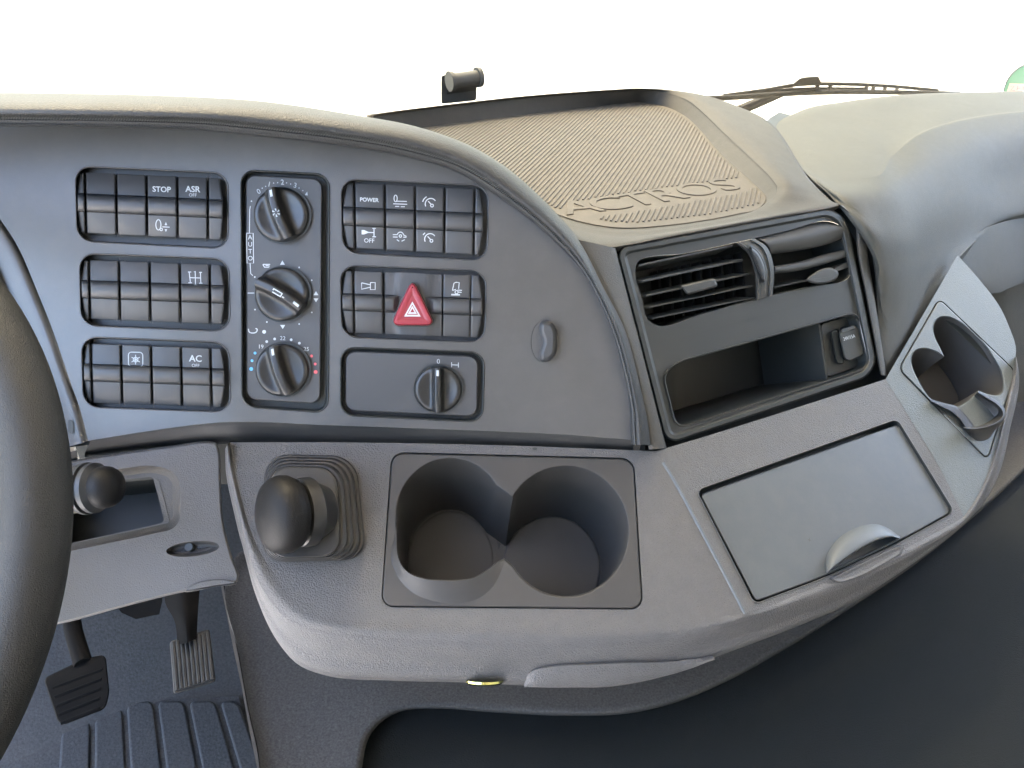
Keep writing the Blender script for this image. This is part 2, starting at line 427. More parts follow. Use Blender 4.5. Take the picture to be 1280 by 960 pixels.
# trim left of the seam (instrument cluster surround)
ins = [(x - 3.0, y + 1.0) for x, y in Ss]
c0 = [FA.at(x, y, -.001) for x, y in ins]; c1 = [FA.at(x - 5, y + 2, .0015) for x, y in ins]
c2 = [FA.at(x - 28, y + 8, .001) for x, y in ins]; c3 = [FA.at(x - 34, y + 10, .006) for x, y in ins]; c4 = [FA.at(x - 90, y + 30, .010) for x, y in ins]
M().loft([[FA.at(x, y, -.006) for x, y in ins], c0, c1, c2, c3, c4], 40, 3).build('cluster_trim', M_fascia, dash)
M().add([FA.at(x, y, -.022) for x, y in ((-520, 120), (60, 150), (112, 560), (-520, 640))], [(0, 1, 2, 3)], True).build('instrument_panel', M_black, dash)
M().rings(FA.vis, rpoly([(85, 524), (92, 526), (92, 543), (85, 541)], 3), [(0, .0022), (1, .0023)]).build('trim_slot', M_black, dash)
bl = spl([(-30, 520), (40, 556), (78, 566), (98, 562)], 14)
M().loft([[FA.at(x, y, .002) for x, y in bl], [P(x, y + 22, FA.d(x, y) + .03) for x, y in bl]], 14).build('trim_lower_edge', M_fascia, dash)
# the hood: a padded roll along the top of the fascia
def hood():
    n = 120
    def dep(t, a, b): return a + (b - a) * t
    Lq, Uq = cr(V2(L), n), cr(V2(U), n)
    rows = [[] for _ in range(8)]
    for i in range(n):
        t = i / (n - 1); s = max(0, min(1, (t - .12) / .69)); s = s * s * (3 - 2 * s)
        l, u = Lq[i], Uq[i]; fd = FA.d(l.x, l.y)
        lip = .066 * (1 - s) + .004                     # how far the lip stands off the fascia
        thick = .05 * (1 - s) + .004
        mid = lambda k: l.lerp(u, k)
        for j, (k, dd) in enumerate([(-.02, .035 * (1 - s) + .012), (-.02, 0), (.14, -.0050), (.45, -.010 - .004 * (1 - s)), (.82, -.004 + .002 * (1 - s)), (1.0, .010 + .022 * (1 - s))]):
            q = mid(k); rows[j].append(P(q.x, q.y, fd - lip + dd))
        q = mid(1.0); d = fd - lip + .010 + .022 * (1 - s)
        b = P(q.x, q.y, d) + Vector((0, .03 + .03 * (1 - s), -.012 - .014 * (1 - s)))
        rows[6].append(b); rows[7].append(b + Vector((0, .03 + .09 * (1 - s), -.06)))
    return rows
H = hood()
M().loft(H, 120, 4, rs=False).build('hood_roll', M_hood, dash, sharp=60)
n_ = len(H[1])
st = [H[1][i].lerp(H[2][i], 1.15) + (CAM - H[2][i]).normalized() * .0012 for i in range(n_)]
M().tube(st, .0011, 6).build('hood_piping', M_hood, dash)

def hood_at(f, q):                                       # point of the roll between its front and its top
    x = f * (n_ - 1); i = min(int(x), n_ - 2); u = x - i
    col = [H[j][i].lerp(H[j][i + 1], u) for j in (1, 2, 3, 4)]
    return .5 * ((2*col[1]) + (col[2] - col[0])*q + (2*col[0] - 5*col[1] + 4*col[2] - col[3])*q*q + (3*col[1] - col[0] - 3*col[2] + col[3])*q**3)
sm = M(); NS = 330
for i in range(NS):
    f = .13 + .845 * i / NS; a = hood_at(f, .25); b = hood_at(f + .0007, .75 if f < .66 else .55)
    c = (CAM - a).normalized() * .0016; e = (hood_at(min(f + .0012, 1), .12) - a)
    mdl = (a + b) / 2 + c * 1.8 + e * .3
    sm.add([a + c * .2, a + e * .6 + c * .2, mdl + e * .35, mdl - e * .05, b + e * .6 + c * .2, b + c * .2], [(0, 1, 2, 3), (3, 2, 4, 5)])
o = sm.build('stitching', M_stitch, dash); o['kind'] = 'stuff'

# oval coat hook in the fascia
hk = thing('fascia_hook', 'small oval dark hook set into the fascia beside the curved hood', 'hook', FA.at(680, 452))
M().rings(FA.vis, ell(679, 427, 15.5, 26, 40), [(0, .0003), (1.5, -.0003), (4, -.005), (7, -.010)], cap=True).build('hook_recess', M_fascia, hk)
bean = spl([(676, 403), (688, 402), (695, 410), (696.5, 427), (694, 444), (686, 451), (677, 451), (674, 443), (678, 427), (674, 411)], 40, True)
M().rings(FA.vis, bean, [(0, .0), (0, .004), (1.2, .0065), (3, .0082), (5.5, .0092)]).build('hook_grip', M_switch, hk)

# ------------------------------------------------------------------ switch banks
def bil(q, s, t):
    a = Vector(q[0]).lerp(Vector(q[1]), s); b = Vector(q[3]).lerp(Vector(q[2]), s); r = a.lerp(b, t); return r.x, r.y
def rocker_prof(tv):
    t0, ra, rb, t1 = tv
    pr = [(t0, -.0065), (t0, -.0034), (t0 + .012, -.0028)]
    pr += [(ra - .014, -.0010), (ra - .002, -.0022)]
    rm = (ra + rb) / 2; rh = (rb - ra) / 2
    for k in range(9):
        a = math.pi * k / 8
        pr.append((rm - rh * math.cos(a), .0000 + .0058 * math.sin(a) ** .8))
    pr += [(rb + .002, -.0016), (rb + .012, -.0010), (t1 - .012, -.0030), (t1, -.0036), (t1, -.0065)]
    return pr
def rocker(q, s0, s1, tv, lcap=None):
    """one rocker: top pad, roll across the middle, lower pad"""
    pr = rocker_prof(tv); rows = []; w = .012
    def edge(t, s, sgn):
        if lcap is None: return s
        d = min(t, 1 - t) / .24                         # follow the rounded opening
        k = 1 - math.sqrt(max(0, 1 - (1 - min(d, 1)) ** 2))
        return s + sgn * k * .10
    prof_roll = []
    for t, h in pr:
        a = edge(t, s0, 1) if lcap == 'l' else s0; b = edge(t, s1, -1) if lcap == 'r' else s1
        b = max(b, a + .01)
        row = []
        for s, dh in ((a, -.006), (a, -.0006), (a + w * .5, -.0001), (a + w, 0), (b - w, 0), (b - w * .5, -.0001), (b, -.0006), (b, -.006)):
            x, y = bil(q, s, t); row.append(FA.vis(x, y, h + dh))
        rows.append(row)
    return M().grid(rows)
def padfn(q, tv):
    def fn(x, y, h=0):
        lo, hi = 0, 1
        s = max(0, min(1, (x - q[0][0]) / (q[1][0] - q[0][0])))
        a, b = bil(q, s, 0)[1], bil(q, s, 1)[1]; t = (y - a) / (b - a)
        t0, ra, rb, t1 = tv
        if t < (ra + rb) / 2: k = max(0, min(1, (t - t0 - .012) / (ra - .024 - t0))); hh = -.0028 + .0018 * k
        else: k = max(0, min(1, (t - rb - .01) / (t1 - .022 - rb))); hh = -.0010 - .0020 * k
        return FA.vis(x, y, hh + .00025 + h)
    return fn
def bank(name, q, cols, tv, label, specs, labs):
    bt = thing(name, label, 'switch panel', FA.at(*bil(q, .5, 1)), 'switch banks on the fascia')
    M().rings(FA.vis, rpoly(q, 20), [(-1.0, .0003), (-.4, .0008), (.3, .0006), (.9, -.003), (1.6, -.010)]).build('bezel', M_switch, bt)
    a = rocker(q, .012, cols[0] - .008, tv, 'l'); a.build('end_cap', M_switch, bt)
    a = rocker(q, cols[-1] + .008, .965, tv, 'r'); a.build('end_cap', M_switch, bt)
    out = []
    for i in range(len(cols) - 1):
        o = rocker(q, cols[i] + .008, cols[i + 1] - .008, tv).build('rocker_switch', M_switch, bt)
        if i in labs: lab(o, labs[i])
        out.append(o)
    return bt, out
GAP = [.063, .267, .466, .668, .868]
hpad = -.0012                                           # print sits on the pads
T1 = (.08, .37, .595, .885); T4 = (.055, .385, .62, .93)
b1, r1 = bank('switch_bank', Q1, GAP, T1, 'upper left bank of dark rocker switches printed STOP and ASR OFF', None, {2: 'rocker switch printed STOP with a mirror symbol below', 3: 'rocker switch printed ASR OFF'})
b2, r2 = bank('switch_bank', Q2, [.064, .266, .47, .672, .872], (.09, .38, .61, .90), 'middle left bank of dark rocker switches with one gear pattern symbol', None, {3: 'rocker switch printed with a gear pattern'})
b3, r3 = bank('switch_bank', Q3, [.064, .268, .472, .675, .875], (.09, .39, .62, .93), 'lower left bank of dark rocker switches printed AC OFF and a snowflake', None, {1: 'rocker switch printed with a snowflake in a square', 3: 'rocker switch printed AC OFF'})
b4, r4 = bank('switch_bank', Q4, [.09, .297, .502, .703, .905], T4, 'upper right bank of dark rocker switches printed POWER', None, {0: 'rocker switch printed POWER above and OFF below', 1: 'rocker switch with a level control symbol and an axle symbol', 2: 'rocker switch with two cruise gauge symbols'})
tv5 = (.07, .40, .62, .93)
b5, r5 = bank('switch_bank', Q5, [.09, .296], tv5, 'dark switch bank around the red hazard triangle button', None, {0: 'rocker switch printed with a horn symbol'})
o = rocker(Q5, .708, .892, tv5).build('rocker_switch', M_switch, b5); lab(o, 'rocker switch printed with a tilting cab symbol'); r5.append(o)
M().build if False else None
# re-place the right end cap of the hazard bank and add the wide hazard switch
for o in list(b5.children):
    if o.name.startswith('end_cap') and o.matrix_local is not None:
        pass
# wide plain carrier with dished roll ends
def carrier(q, s0, s1, tv):
    rows = []; pr = rocker_prof(tv)
    ss = [s0, s0 + .004, s0 + .02] + [s0 + .02 + (s1 - s0 - .04) * k / 18 for k in range(1, 19)] + [s1 - .004, s1]
    for t, h in pr:
        row = []
        for s in ss:
            k = min(1, max(0, (min(s - s0, s1 - s) - .05) / .06)); k = k * k * (3 - 2 * k)
            hh = h * (1 - k) - .0012 * k if -.004 < h else h
            e = min(s - s0, s1 - s)
            if e < 1e-6: hh -= .0008
            x, y = bil(q, s, t); row.append(FA.vis(x, y, hh))
        rows.append(row)
    m = M().grid(rows)
    return m
hz = carrier(Q5, .304, .700, tv5).build('hazard_switch', M_switch, b5); lab(hz, 'wide switch carrying the red hazard triangle')
tri = rpoly([(515.5, 347.5), (544.5, 407), (488, 407)], [13, 11, 11], 8)
tri_o = off(tri, -1.5)
M().rings(FA.vis, tri_o, [(0, -.001), (0, .0012), (1.2, .0014)]).build('button_gap', M_black, hz)
tb = M().rings(FA.vis, tri, [(0, .0), (.3, .006), (1.0, .0078), (2.0, .0085), (5.5, .0088), (8.5, .0080)]).build('hazard_button', M_hazard, hz)
lab(tb, 'red triangular hazard button with white triangle print')
def tri_outline(cx, cy, r): return [(cx, cy - r), (cx + r * .90, cy + r * .62), (cx - r * .90, cy + r * .62)]
c_ = (515.5, 388.5)
for k, (ra, mt_) in enumerate(((11.5, M_white), (8.0, M_hazard), (6.2, M_white), (3.0, M_hazard))):
    M().add([FA.vis(x, y, .0081 + .00015 * (k + 1)) for x, y in tri_outline(c_[0], c_[1], ra)], [(0, 1, 2)], True).build('triangle_print', mt_, hz)

# end cap of hazard bank: bank() placed it after the first column, move it to the far end
caps = [o for o in b5.children if o.name.startswith('end_cap')]
bpy.data.objects.remove(caps[-1])
rocker(Q5, .90, .975, tv5, 'r').build('end_cap', M_switch, b5)

# print on the switches
fv = FA.vis
hp = 0.0
p5 = padfn(Q5, tv5)
p4 = padfn(Q4, T4)
p3 = padfn(Q3, (.09, .39, .62, .93))
p2 = padfn(Q2, (.09, .38, .61, .90))
p1 = padfn(Q1, T1)
text('STOP', FA, 202, 237.0, 6.6, -2.2, hp, parent=r1[2], bold=.0001, fn=p1)
text('ASR', FA, 241, 236.8, 7.2, -2.2, hp, parent=r1[3], bold=.0001, fn=p1)
text('OFF', FA, 241, 244, 3.9, -2.2, hp, parent=r1[3], fn=p1)
icon(p1, [ell(198, 281, 3.2, 6.5, 16) + [(201.2, 281)], [(203, 283.5), (212, 284)], ell(201.5, 286.8, 1.6, 1.6, 10) + [(203.1, 286.8)]], r1[2], 1.1, hp, fills=[[(207.4, 277.5), (209, 281.5), (205.8, 281.5)], [(205.8, 286.5), (209, 286.5), (207.4, 290)]])
icon(p2, [[(236.5, 340), (238, 353.5)], [(250.5, 340.5), (251, 354)], [(237, 347), (251, 347.5)], [(244, 341), (244.4, 356.5)], [(242.5, 340.2), (244, 338.8), (244.2, 345)], [(235, 340), (239, 340)], [(249, 340.5), (252.5, 340.5)], [(235.5, 353.5), (240, 353.5)], [(249, 354), (253, 354)], [(242, 356.5), (246.5, 356.5)]], r2[3], 1.1, hp)
icon(p3, [rpoly([(160.5, 440), (178.5, 440.5), (178.5, 458.5), (160.5, 458)], 4) + [(160.5, 444)], [(169.5, 443.5), (169.5, 455.5)], [(164.5, 446.5), (174.7, 452.5)], [(164.5, 452.5), (174.7, 446.5)]] + [ell(169.5, 449.5, 3, 3, 12) + [(172.5, 449.5)]], r3[1], 1.0, hp)
text('AC', FA, 244.5, 448.5, 8, -2.2, hp, parent=r3[3], bold=.0001, fn=p3)
text('OFF', FA, 244.5, 457, 3.9, -2.2, hp, parent=r3[3], fn=p3)
text('POWER', FA, 461.5, 250, 4.7, -2.5, hp, parent=r4[0], bold=.0001, fn=p4)
text('OFF', FA, 461.5, 301, 5.2, -2.5, hp, parent=r4[0], fn=p4)
icon(p4, [[(459, 290.5), (463, 290.6)], [(467.5, 285.5), (467.5, 296)], [(465.5, 285.5), (470, 285.5)], [(465.5, 296), (470, 296)], [(463, 290.6), (467.5, 290.8)]], r4[0], 1.2, hp, fills=[[(452, 287.5), (455, 287.5), (462, 290.5), (455, 293), (452, 293)]])
icon(p4, [ell(494.5, 248, 2.0, 4.2, 14) + [(496.5, 248)], [(496, 251.5), (508.5, 251.8)], [(491.5, 254.7), (509, 255.4)], [(494, 258), (499, 258)], [(501, 258.4), (506, 258.4)]], r4[1], 1.1, hp)
icon(p4, [[(491, 293.3), (496, 293.3)] + ell(500.5, 294, 3.9, 3.9, 10, 170, 10) + [(505, 294), (508, 295.5)], [(491, 296.2), (497, 296.4)], [(504, 296.4), (508, 296.6)], ell(500.5, 295, 1.6, 1.6, 10) + [(502, 295)], [(496, 299.5), (499, 301.5)], [(502, 301.5), (506, 299.5)]], r4[1], 1.1, hp)
def gauge(cx, cy, big):
    s = [ell(cx, cy + 4, 7, 7, 14, 205, 35), [(cx - 3.2, cy + .5), (cx + .5, cy + 4.5)], ell(cx + 1.5, cy + 6, 1.8, 1.8, 10) + [(cx + 3.3, cy + 6)]]
    s.append(ell(cx, cy + 4, 10.5, 10.5, 8, 165, 120) if big else [(cx - 9, cy - 1.5), (cx - 6.5, cy - 4)])
    return s
icon(p4, gauge(538.5, 251, True), r4[2], 1.2, hp)
icon(p4, gauge(537.8, 295, False), r4[2], 1.2, hp)
icon(p5, [[(452, 353.5), (463, 356), (463, 359), (452, 361.5), (452, 353.5)], [(463, 353.2), (469, 353.2), (469, 362), (463, 362), (463, 353.2)]], r5[0], 1.1, hp)
icon(p5, [[(565.5, 363), (567.5, 354), (570, 352.8), (574, 353.2), (573.3, 361)], ell(570.7, 365.2, 2, 2, 10) + [(572.7, 365.2)], [(572, 362.5), (577.5, 363)], [(573, 365), (577, 365.5)], [(565.5, 363), (570, 361.8)]], r5[1], 1.1, hp, fills=[[(564, 367.3), (575, 367.6), (575, 369.4), (564, 369.2)]])

# ------------------------------------------------------------------ rotary knobs
def knob(pl, cx, cy, rpx, ang, parent, name='rotary_knob', base=-.002, blade=.36, bh=.0085, curve=.10):
    """round knob with a raised curved grip; ang turns the pointer clockwise from up (deg)"""
    d = pl.d(cx, cy); R_ = rpx / F * d; nr, ns = 20, 72
    u, v, n = pl.frame(cx, cy); o = pl.vis(cx, cy, base); ca, sa = math.cos(math.radians(ang)), math.sin(math.radians(ang))
    m = M(); rows = []
    def hgt(x, y):
        r = math.hypot(x, y)
        lx = x * ca - y * sa; ly = x * sa + y * ca           # ly along the pointer
        lx2 = lx + curve * (1 - (ly) ** 2) - curve * .5
        rim = .0062 - .0022 * max(0, (r - .8) / .2) ** 2
        e = abs(lx2) / blade
        dish = -.0026 * max(0, 1 - ((r - .0) / .95) ** 2)
        b = 1 / (1 + (e / .62) ** 6)
        top = bh + .006 - .0018 * ly * ly
        return (rim + dish) * (1 - b) + max(top, rim) * b if r < .985 else rim
    rr = [0.02] + [i / nr for i in range(1, nr + 1)]
    for r in rr:
        rows.append([o + (u * x + v * y) * R_ + n * hgt(x, y) for x, y in [(r * math.cos(q), r * math.sin(q)) for q in [2 * math.pi * k / ns for k in range(ns)]]])
    rows.append([o + (u * math.cos(q) + v * math.sin(q)) * R_ * 1.0 - n * .003 for q in [2 * math.pi * k / ns for k in range(ns)]])
    m.grid(rows, True); m.add(rows[0], [list(range(ns))])
    k = m.build(name, M_knob, parent, sharp=50)
    px_ = lambda lx, ly: o + (u * (lx * ca + ly * sa) + v * (-lx * sa + ly * ca)) * R_
    sh_ = curve * .5
    def bl(lx, ly, h=0): return px_(lx, ly) + n * (bh + .006 - .0018 * ly * ly + .0003 + h)
    cxo = lambda ly: curve * .5 - curve * (1 - ly * ly)
    a, b_ = .86, .62
    M().add([bl(cxo(a) - .05, a), bl(cxo(a) + .05, a), bl(cxo(b_) + .05, b_), bl(cxo(b_) - .05, b_)], [(0, 1, 2, 3)], True).build('pointer_mark', M_white, k)
    mm = M().rings(pl.vis, ell(cx, cy, rpx * 1.07, rpx * 1.07, 56), [(0, .0004 + base + .0022), (1.2, .0002 + base + .0022)])
    return k, bl, mm

cl = thing('climate_panel', 'tall dark heater control panel with three rotary knobs between the switch banks', 'heater controls', FA.at(356, 510))
M().rings(FA.vis, rpoly(QC, 17), [(-1.6, .0003), (-.6, .0010), (.3, .0006), (1.2, -.003), (2.5, -.009)]).build('bezel', M_black, cl)
QCi = [(307, 218), (403, 223), (400.5, 505), (308, 499)]
face = rpoly(QCi, 13)
M().rings(FA.vis, face, [(0, -.008), (0, -.0035), (.8, -.0023), (2, -.002)]).build('face_plate', M_switch, cl)
hf = -.0017
for cx, cy, r, ang in ((353, 269, 33.5, -18), (353.7, 367.7, 33, 121), (354, 462, 32.5, -17)):
    k, bl, ring = knob(FA, cx, cy, r, ang, cl)
    ring.build('knob_gap', M_black, k)
    if cy < 300:
        st = [[(x, y) for x, y in [(.13 * math.cos(a), .13 * math.sin(a)) for a in (q, q + .35, q + .8)]] for q in [2 * math.pi * i / 6 for i in range(6)]]
        mm = M()
        for i in range(6):
            q = 2 * math.pi * i / 6
            mm.add([bl(-.05 + .04 * math.cos(q), .02 + .04 * math.sin(q)), bl(-.05 + .15 * math.cos(q + .15), .02 + .15 * math.sin(q + .15)), bl(-.05 + .15 * math.cos(q + .55), .02 + .15 * math.sin(q + .55))], [(0, 1, 2)], True)
        mm.build('fan_symbol', M_white, k)
    elif cy < 400:
        mm = M()
        for x0, x1, y0, y1 in ((-.10, -.06, -.22, .12), (.03, .07, -.22, .12), (-.10, .07, .10, .14), (-.10, -.02, -.25, -.21), (-.0, .04, .18, .26)):
            mm.add([bl(x0, y0), bl(x1, y0), bl(x1, y1), bl(x0, y1)], [(0, 1, 2, 3)], True)
        mm.build('air_symbol', M_white, k)
# print of the heater panel
for s, x, y, a in (('0', 323.5, 239.5, 28), ('1', 336.5, 230.5, -14), ('2', 353, 228, 0), ('3', 369, 232, -12)):
    text(s, FA, x, y, 6.2, a, hf, parent=cl)
icon(fv, [], cl, 1, hf, fills=[[(381, 243.8), (384, 239.5), (384.6, 244.3)]] + [dot(x, y, .75) for x, y in ((327.8, 235.2), (332, 233), (342, 228.8), (347, 228.3), (358.2, 228.6), (363.3, 230), (373.8, 235), (378.5, 238.2))] + [dot(314.3, 251.5, .9)], name='scale_print')
icon(fv, [[(313, 257.5), (312.2, 262), (311.8, 291)], [(308.2, 291.5), (316.5, 291.5), (317, 329), (308.8, 329), (308.2, 291.5)], [(312.6, 329), (313.4, 342), (316, 344.5)]], cl, 1.0, hf, name='scale_line')
for i, s in enumerate('AUTO'): text(s, FA, 312.6 + .1 * i, 297 + 8.7 * i, 5.6, -90 if False else 0, hf, parent=cl)
icon(fv, [[(328.6, 330.5), (337.5, 330.5), (336, 334), (330.5, 334), (328.6, 330.5)], [(332, 332), (336, 332)], [(309.5, 366.3), (318, 366.3)]], cl, 1.2, hf, name='scale_print',
     fills=[[(353, 325.6), (356.2, 331), (350, 331)], [(350.2, 406.2), (356.4, 406.2), (353.4, 411.2)], [(395, 364), (398, 369), (392, 369)], [(392, 373), (398, 373), (395, 377.8)]] + [dot(x, y, 1) for x, y in ((374, 334.3), (389.7, 350.3), (389.7, 390.5), (374, 405), (333.6, 402.5), (318.8, 387), (318.5, 346.3))])
icon(fv, [spl([(310.5, 411), (311.5, 415), (316, 416.3), (320.5, 415), (321.5, 411.5), (319.5, 410.5)], 12)], cl, 1.3, hf, name='scale_print', fills=[dot(330.2, 414.8, 2.4)] + [dot(x, y, 1.7) for x, y in ((333.4, 427), (343.3, 423.7), (364, 424.7), (374.2, 429))])
text('22', FA, 353.4, 423, 5, -2, hf, parent=cl); text('19', FA, 326, 433.5, 5, -2, hf, parent=cl); text('25', FA, 383, 436.5, 5, -2, hf, parent=cl)
icon(fv, [], cl, 1, hf, mt=M_blue, name='cold_print', fills=[dot(318.8, 441.3, 1.8), dot(315, 450.8, 1.8), dot(314, 461.2, 2.5)])
icon(fv, [], cl, 1, hf, mt=M_red, name='warm_print', fills=[dot(389.5, 445, 1.8), dot(394, 455, 1.8), dot(394.6, 465, 2.4)])

lp = thing('differential_lock_panel', 'small dark panel with one rotary switch below the hazard button', 'switch panel', FA.at(515, 525))
M().rings(FA.vis, rpoly(Q6, 17), [(-1.6, .0003), (-.6, .0010), (.3, .0006), (1.2, -.003), (2.5, -.009)]).build('bezel', M_black, lp)
M().rings(FA.vis, rpoly([(432, 438.5), (598, 445), (596.5, 521), (431.5, 513.5)], 13), [(0, -.008), (0, -.0035), (.8, -.0023), (2, -.002)]).build('face_plate', M_switch, lp)
k, bl, ring = knob(FA, 548, 486, 29, 0, lp, blade=.30, curve=0)
ring.build('knob_gap', M_black, k)
text('0', FA, 548, 452, 6, 0, hf, parent=lp)
icon(fv, [[(564.5, 452.8), (564.5, 459)], [(573, 453.2), (573, 459.4)], [(564.5, 456), (573, 456.3)]], lp, 1.0, hf)

# ------------------------------------------------------------------ dash top: tray, surround, passenger pad
k0 = [(490, 166), (530, 160), (659, 144), (768, 131), (803, 129), (834, 135), (860, 149), (904, 197), (943, 232), (957, 248), (950, 259), (921, 267), (834, 281), (772, 284), (720, 275), (690, 265)]
k1 = [(466, 146), (530, 137), (659, 122.5), (768, 114.5), (803, 113), (838, 117), (868, 130), (918, 177), (964, 221), (972, 240), (960, 254), (925, 271), (834, 286), (772, 290), (718, 282), (688, 270)]
hw = [.019, .019, .019, .019, .018, .016, .014, .012, .011, .007, .003, .001, .001, .001, .001, .001]
k2 = [(460, 143), (530, 134), (659, 119.5), (768, 111.5), (805, 110.2), (842, 113.5), (880, 127), (932, 173), (979, 219), (986, 238), (972, 255), (930, 274), (834, 290.5), (772, 295), (716, 286), (686, 273)]
k3 = [(458, 147), (530, 139), (659, 124), (768, 116), (810, 114), (868, 117.5), (925, 134), (968, 158), (1008, 219), (1038, 250), (1046, 257.5), (965, 272.6), (852, 293), (785, 306), (752, 309), (722, 300)]
m = M()
w0 = [TR.vis(x, y) for x, y in k0]; w1 = [TR.vis(x, y, h) for (x, y), h in zip(k1, hw)]; w2 = [TR.vis(x, y, h + min(.003, h * .5)) for (x, y), h in zip(k2, hw)]
w3 = []
for i, ((x, y), h) in enumerate(zip(k3, hw)):
    if i <= 4: w3.append(P(x, y, TR.d(x, y) + .12))
    elif i <= 9: w3.append(TR.vis(x, y, [0, 0, 0, 0, 0, .012, .008, .006, .002, 0][i]))
    elif i <= 13: w3.append(VP.vis(x, y, .002))
    else: w3.append(P(x, y, .618))
NU = 110
def cri(p, n):                                          # resample by index, so that the outlines stay matched
    out = []
    for j in range(n):
        t = (len(p) - 1) * j / (n - 1); i = min(int(t), len(p) - 2); u = t - i
        a = p[i - 1] if i else p[0] * 2 - p[1]; d = p[i + 2] if i + 2 < len(p) else p[-1] * 2 - p[-2]
        out.append(.5 * ((2*p[i]) + (p[i+1] - a)*u + (2*a - 5*p[i] + 4*p[i+1] - d)*u*u + (3*p[i] - a - 3*p[i+1] + d)*u**3))
    return out
r0, r1_, r2_, r3_ = [cri(r, NU) for r in (w0, w1, w2, w3)]
inn = [a.lerp(b, .04) for a, b in zip(r0, r1_)]
mids = [a.lerp(b, .5) + TR.n * .001 for a, b in zip(r2_, r3_)]
mm = M(); mm.loft([[p - TR.n * .006 for p in r0], r0, inn, [a.lerp(b, .85) for a, b in zip(r0, r1_)], r1_, r2_, mids, r3_, [p - VP.n * .012 - TR.n * .006 for p in r3_]], NU, 3, rs=False)
mm.build('dash_top', M_dash, dash, sharp=70)
# strips between hood and vent panel, and vent panel and passenger pad
vl = [(722, 299.5), (752, 307), (766, 311)]
la = spl([(720, 299), (752, 357), (779, 411), (795, 469), (807, 529), (811, 562)], 40)
lc = spl([(770, 310), (777, 336), (791, 390), (803, 436), (817, 492), (834, 560)], 40)
lw = [[P(x, y, FA.d(x, y) + .004) for x, y in la], [P(x0 * .7 + x1 * .3, y0 * .7 + y1 * .3, (FA.d(x0, y0) + .004) * .7 + VP.d(x1, y1) * .3 - .0035) for (x0, y0), (x1, y1) in zip(la, lc)],
      [P(x0 * .25 + x1 * .75, y0 * .25 + y1 * .75, (FA.d(x0, y0) + .004) * .25 + VP.d(x1, y1) * .75 - .0045) for (x0, y0), (x1, y1) in zip(la, lc)],
      [VP.vis(x - 1.4, y, .0015) for x, y in lc], [VP.vis(x - .6, y, -.012) for x, y in lc]]
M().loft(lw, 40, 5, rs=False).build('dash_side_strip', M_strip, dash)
bs = spl([(806, 556), (840, 549), (900, 531), (1000, 500), (1112, 462)], 20)
M().loft([[VP.vis(x, y - 8, -.017) for x, y in bs], [VP.vis(x, y + 16, -.018) for x, y in bs]], 20).build('panel_light_block', M_black, dash)  # black backing added to block light below the vent panel
ra_ = spl([(1047, 255), (1064, 268), (1072, 320), (1084, 380), (1095, 440), (1100, 468)], 30)
rb_ = spl([(1054, 257), (1076, 280), (1086, 332), (1096, 392), (1104, 445), (1108, 470)], 30)
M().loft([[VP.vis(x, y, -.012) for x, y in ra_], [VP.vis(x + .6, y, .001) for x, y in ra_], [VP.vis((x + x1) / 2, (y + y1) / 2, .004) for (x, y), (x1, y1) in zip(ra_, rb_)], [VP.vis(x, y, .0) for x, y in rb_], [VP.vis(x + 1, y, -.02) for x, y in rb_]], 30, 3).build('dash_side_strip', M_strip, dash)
pad = [
 [(1004, 141, 1.20), (1012, 139, 1.20), (1055, 131, 1.24), (1117, 123, 1.30), (1192, 119, 1.37), (1280, 117, 1.45), (1360, 115, 1.5)],
 [(988, 144, 1.06), (1004, 137, 1.075), (1055, 128, 1.12), (1117, 120, 1.18), (1192, 116, 1.25), (1280, 114, 1.33), (1360, 112, 1.40)],
 [(970.5, 158, .995), (1010, 158, .99), (1060, 152, 1.02), (1117, 141, 1.08), (1192, 131, 1.15), (1280, 125, 1.23), (1360, 122, 1.30)],
 [(984, 190, .905), (1030, 206, .853), (1076, 212, .838), (1111, 190, .91), (1146, 166, .98), (1224, 144.5, 1.10), (1360, 133, 1.22)],
 [(998, 206, .858), (1042, 226, .806), (1084, 226, .806), (1119, 198, .892), (1150, 172, .955), (1226, 149, 1.075), (1360, 137, 1.19)],
 [(1013, 222, .815), (1056, 248, .757), (1097, 250, .772), (1137, 227, .848), (1180, 202, .93), (1240, 180, 1.03), (1360, 165, 1.14)],
 [(1044, 252, .757), (1077, 278, .742), (1112, 292, .762), (1152, 270, .838), (1198, 248, .92), (1250, 228, 1.015), (1360, 210, 1.12)],
 [(1084, 307, .752), (1096, 325, .750), (1120, 340, .770), (1155, 322, .836), (1199, 298, .91), (1250, 270, .995), (1360, 250, 1.1)],
 [(1093, 340, .77), (1103, 385, .765), (1120, 395, .778), (1152, 368, .83), (1199, 318, .90), (1250, 279, 1.0), (1360, 260, 1.11)],
 [(1104, 466, .765), (1109, 466, .767), (1122, 445, .78), (1155, 395, .83), (1202, 321, .905), (1252, 283, 1.01), (1360, 264, 1.13)],
 [(1112, 476, .80), (1114, 476, .80), (1128, 455, .815), (1162, 405, .87), (1206, 331, .95), (1256, 293, 1.05), (1360, 272, 1.17)]]
for r in pad: (x, y, d) = r[-1]; r.append((x + 330, y - 8, d + .30))
M().loft(pad, 84, 6).build('passenger_pad', M_pad, dash, sharp=60)
g0 = [(1196, 319, .915), (1224, 292.5, .955), (1255, 280, 1.005), (1290, 273, 1.06), (1360, 261, 1.14), (1690, 235, 1.5)]
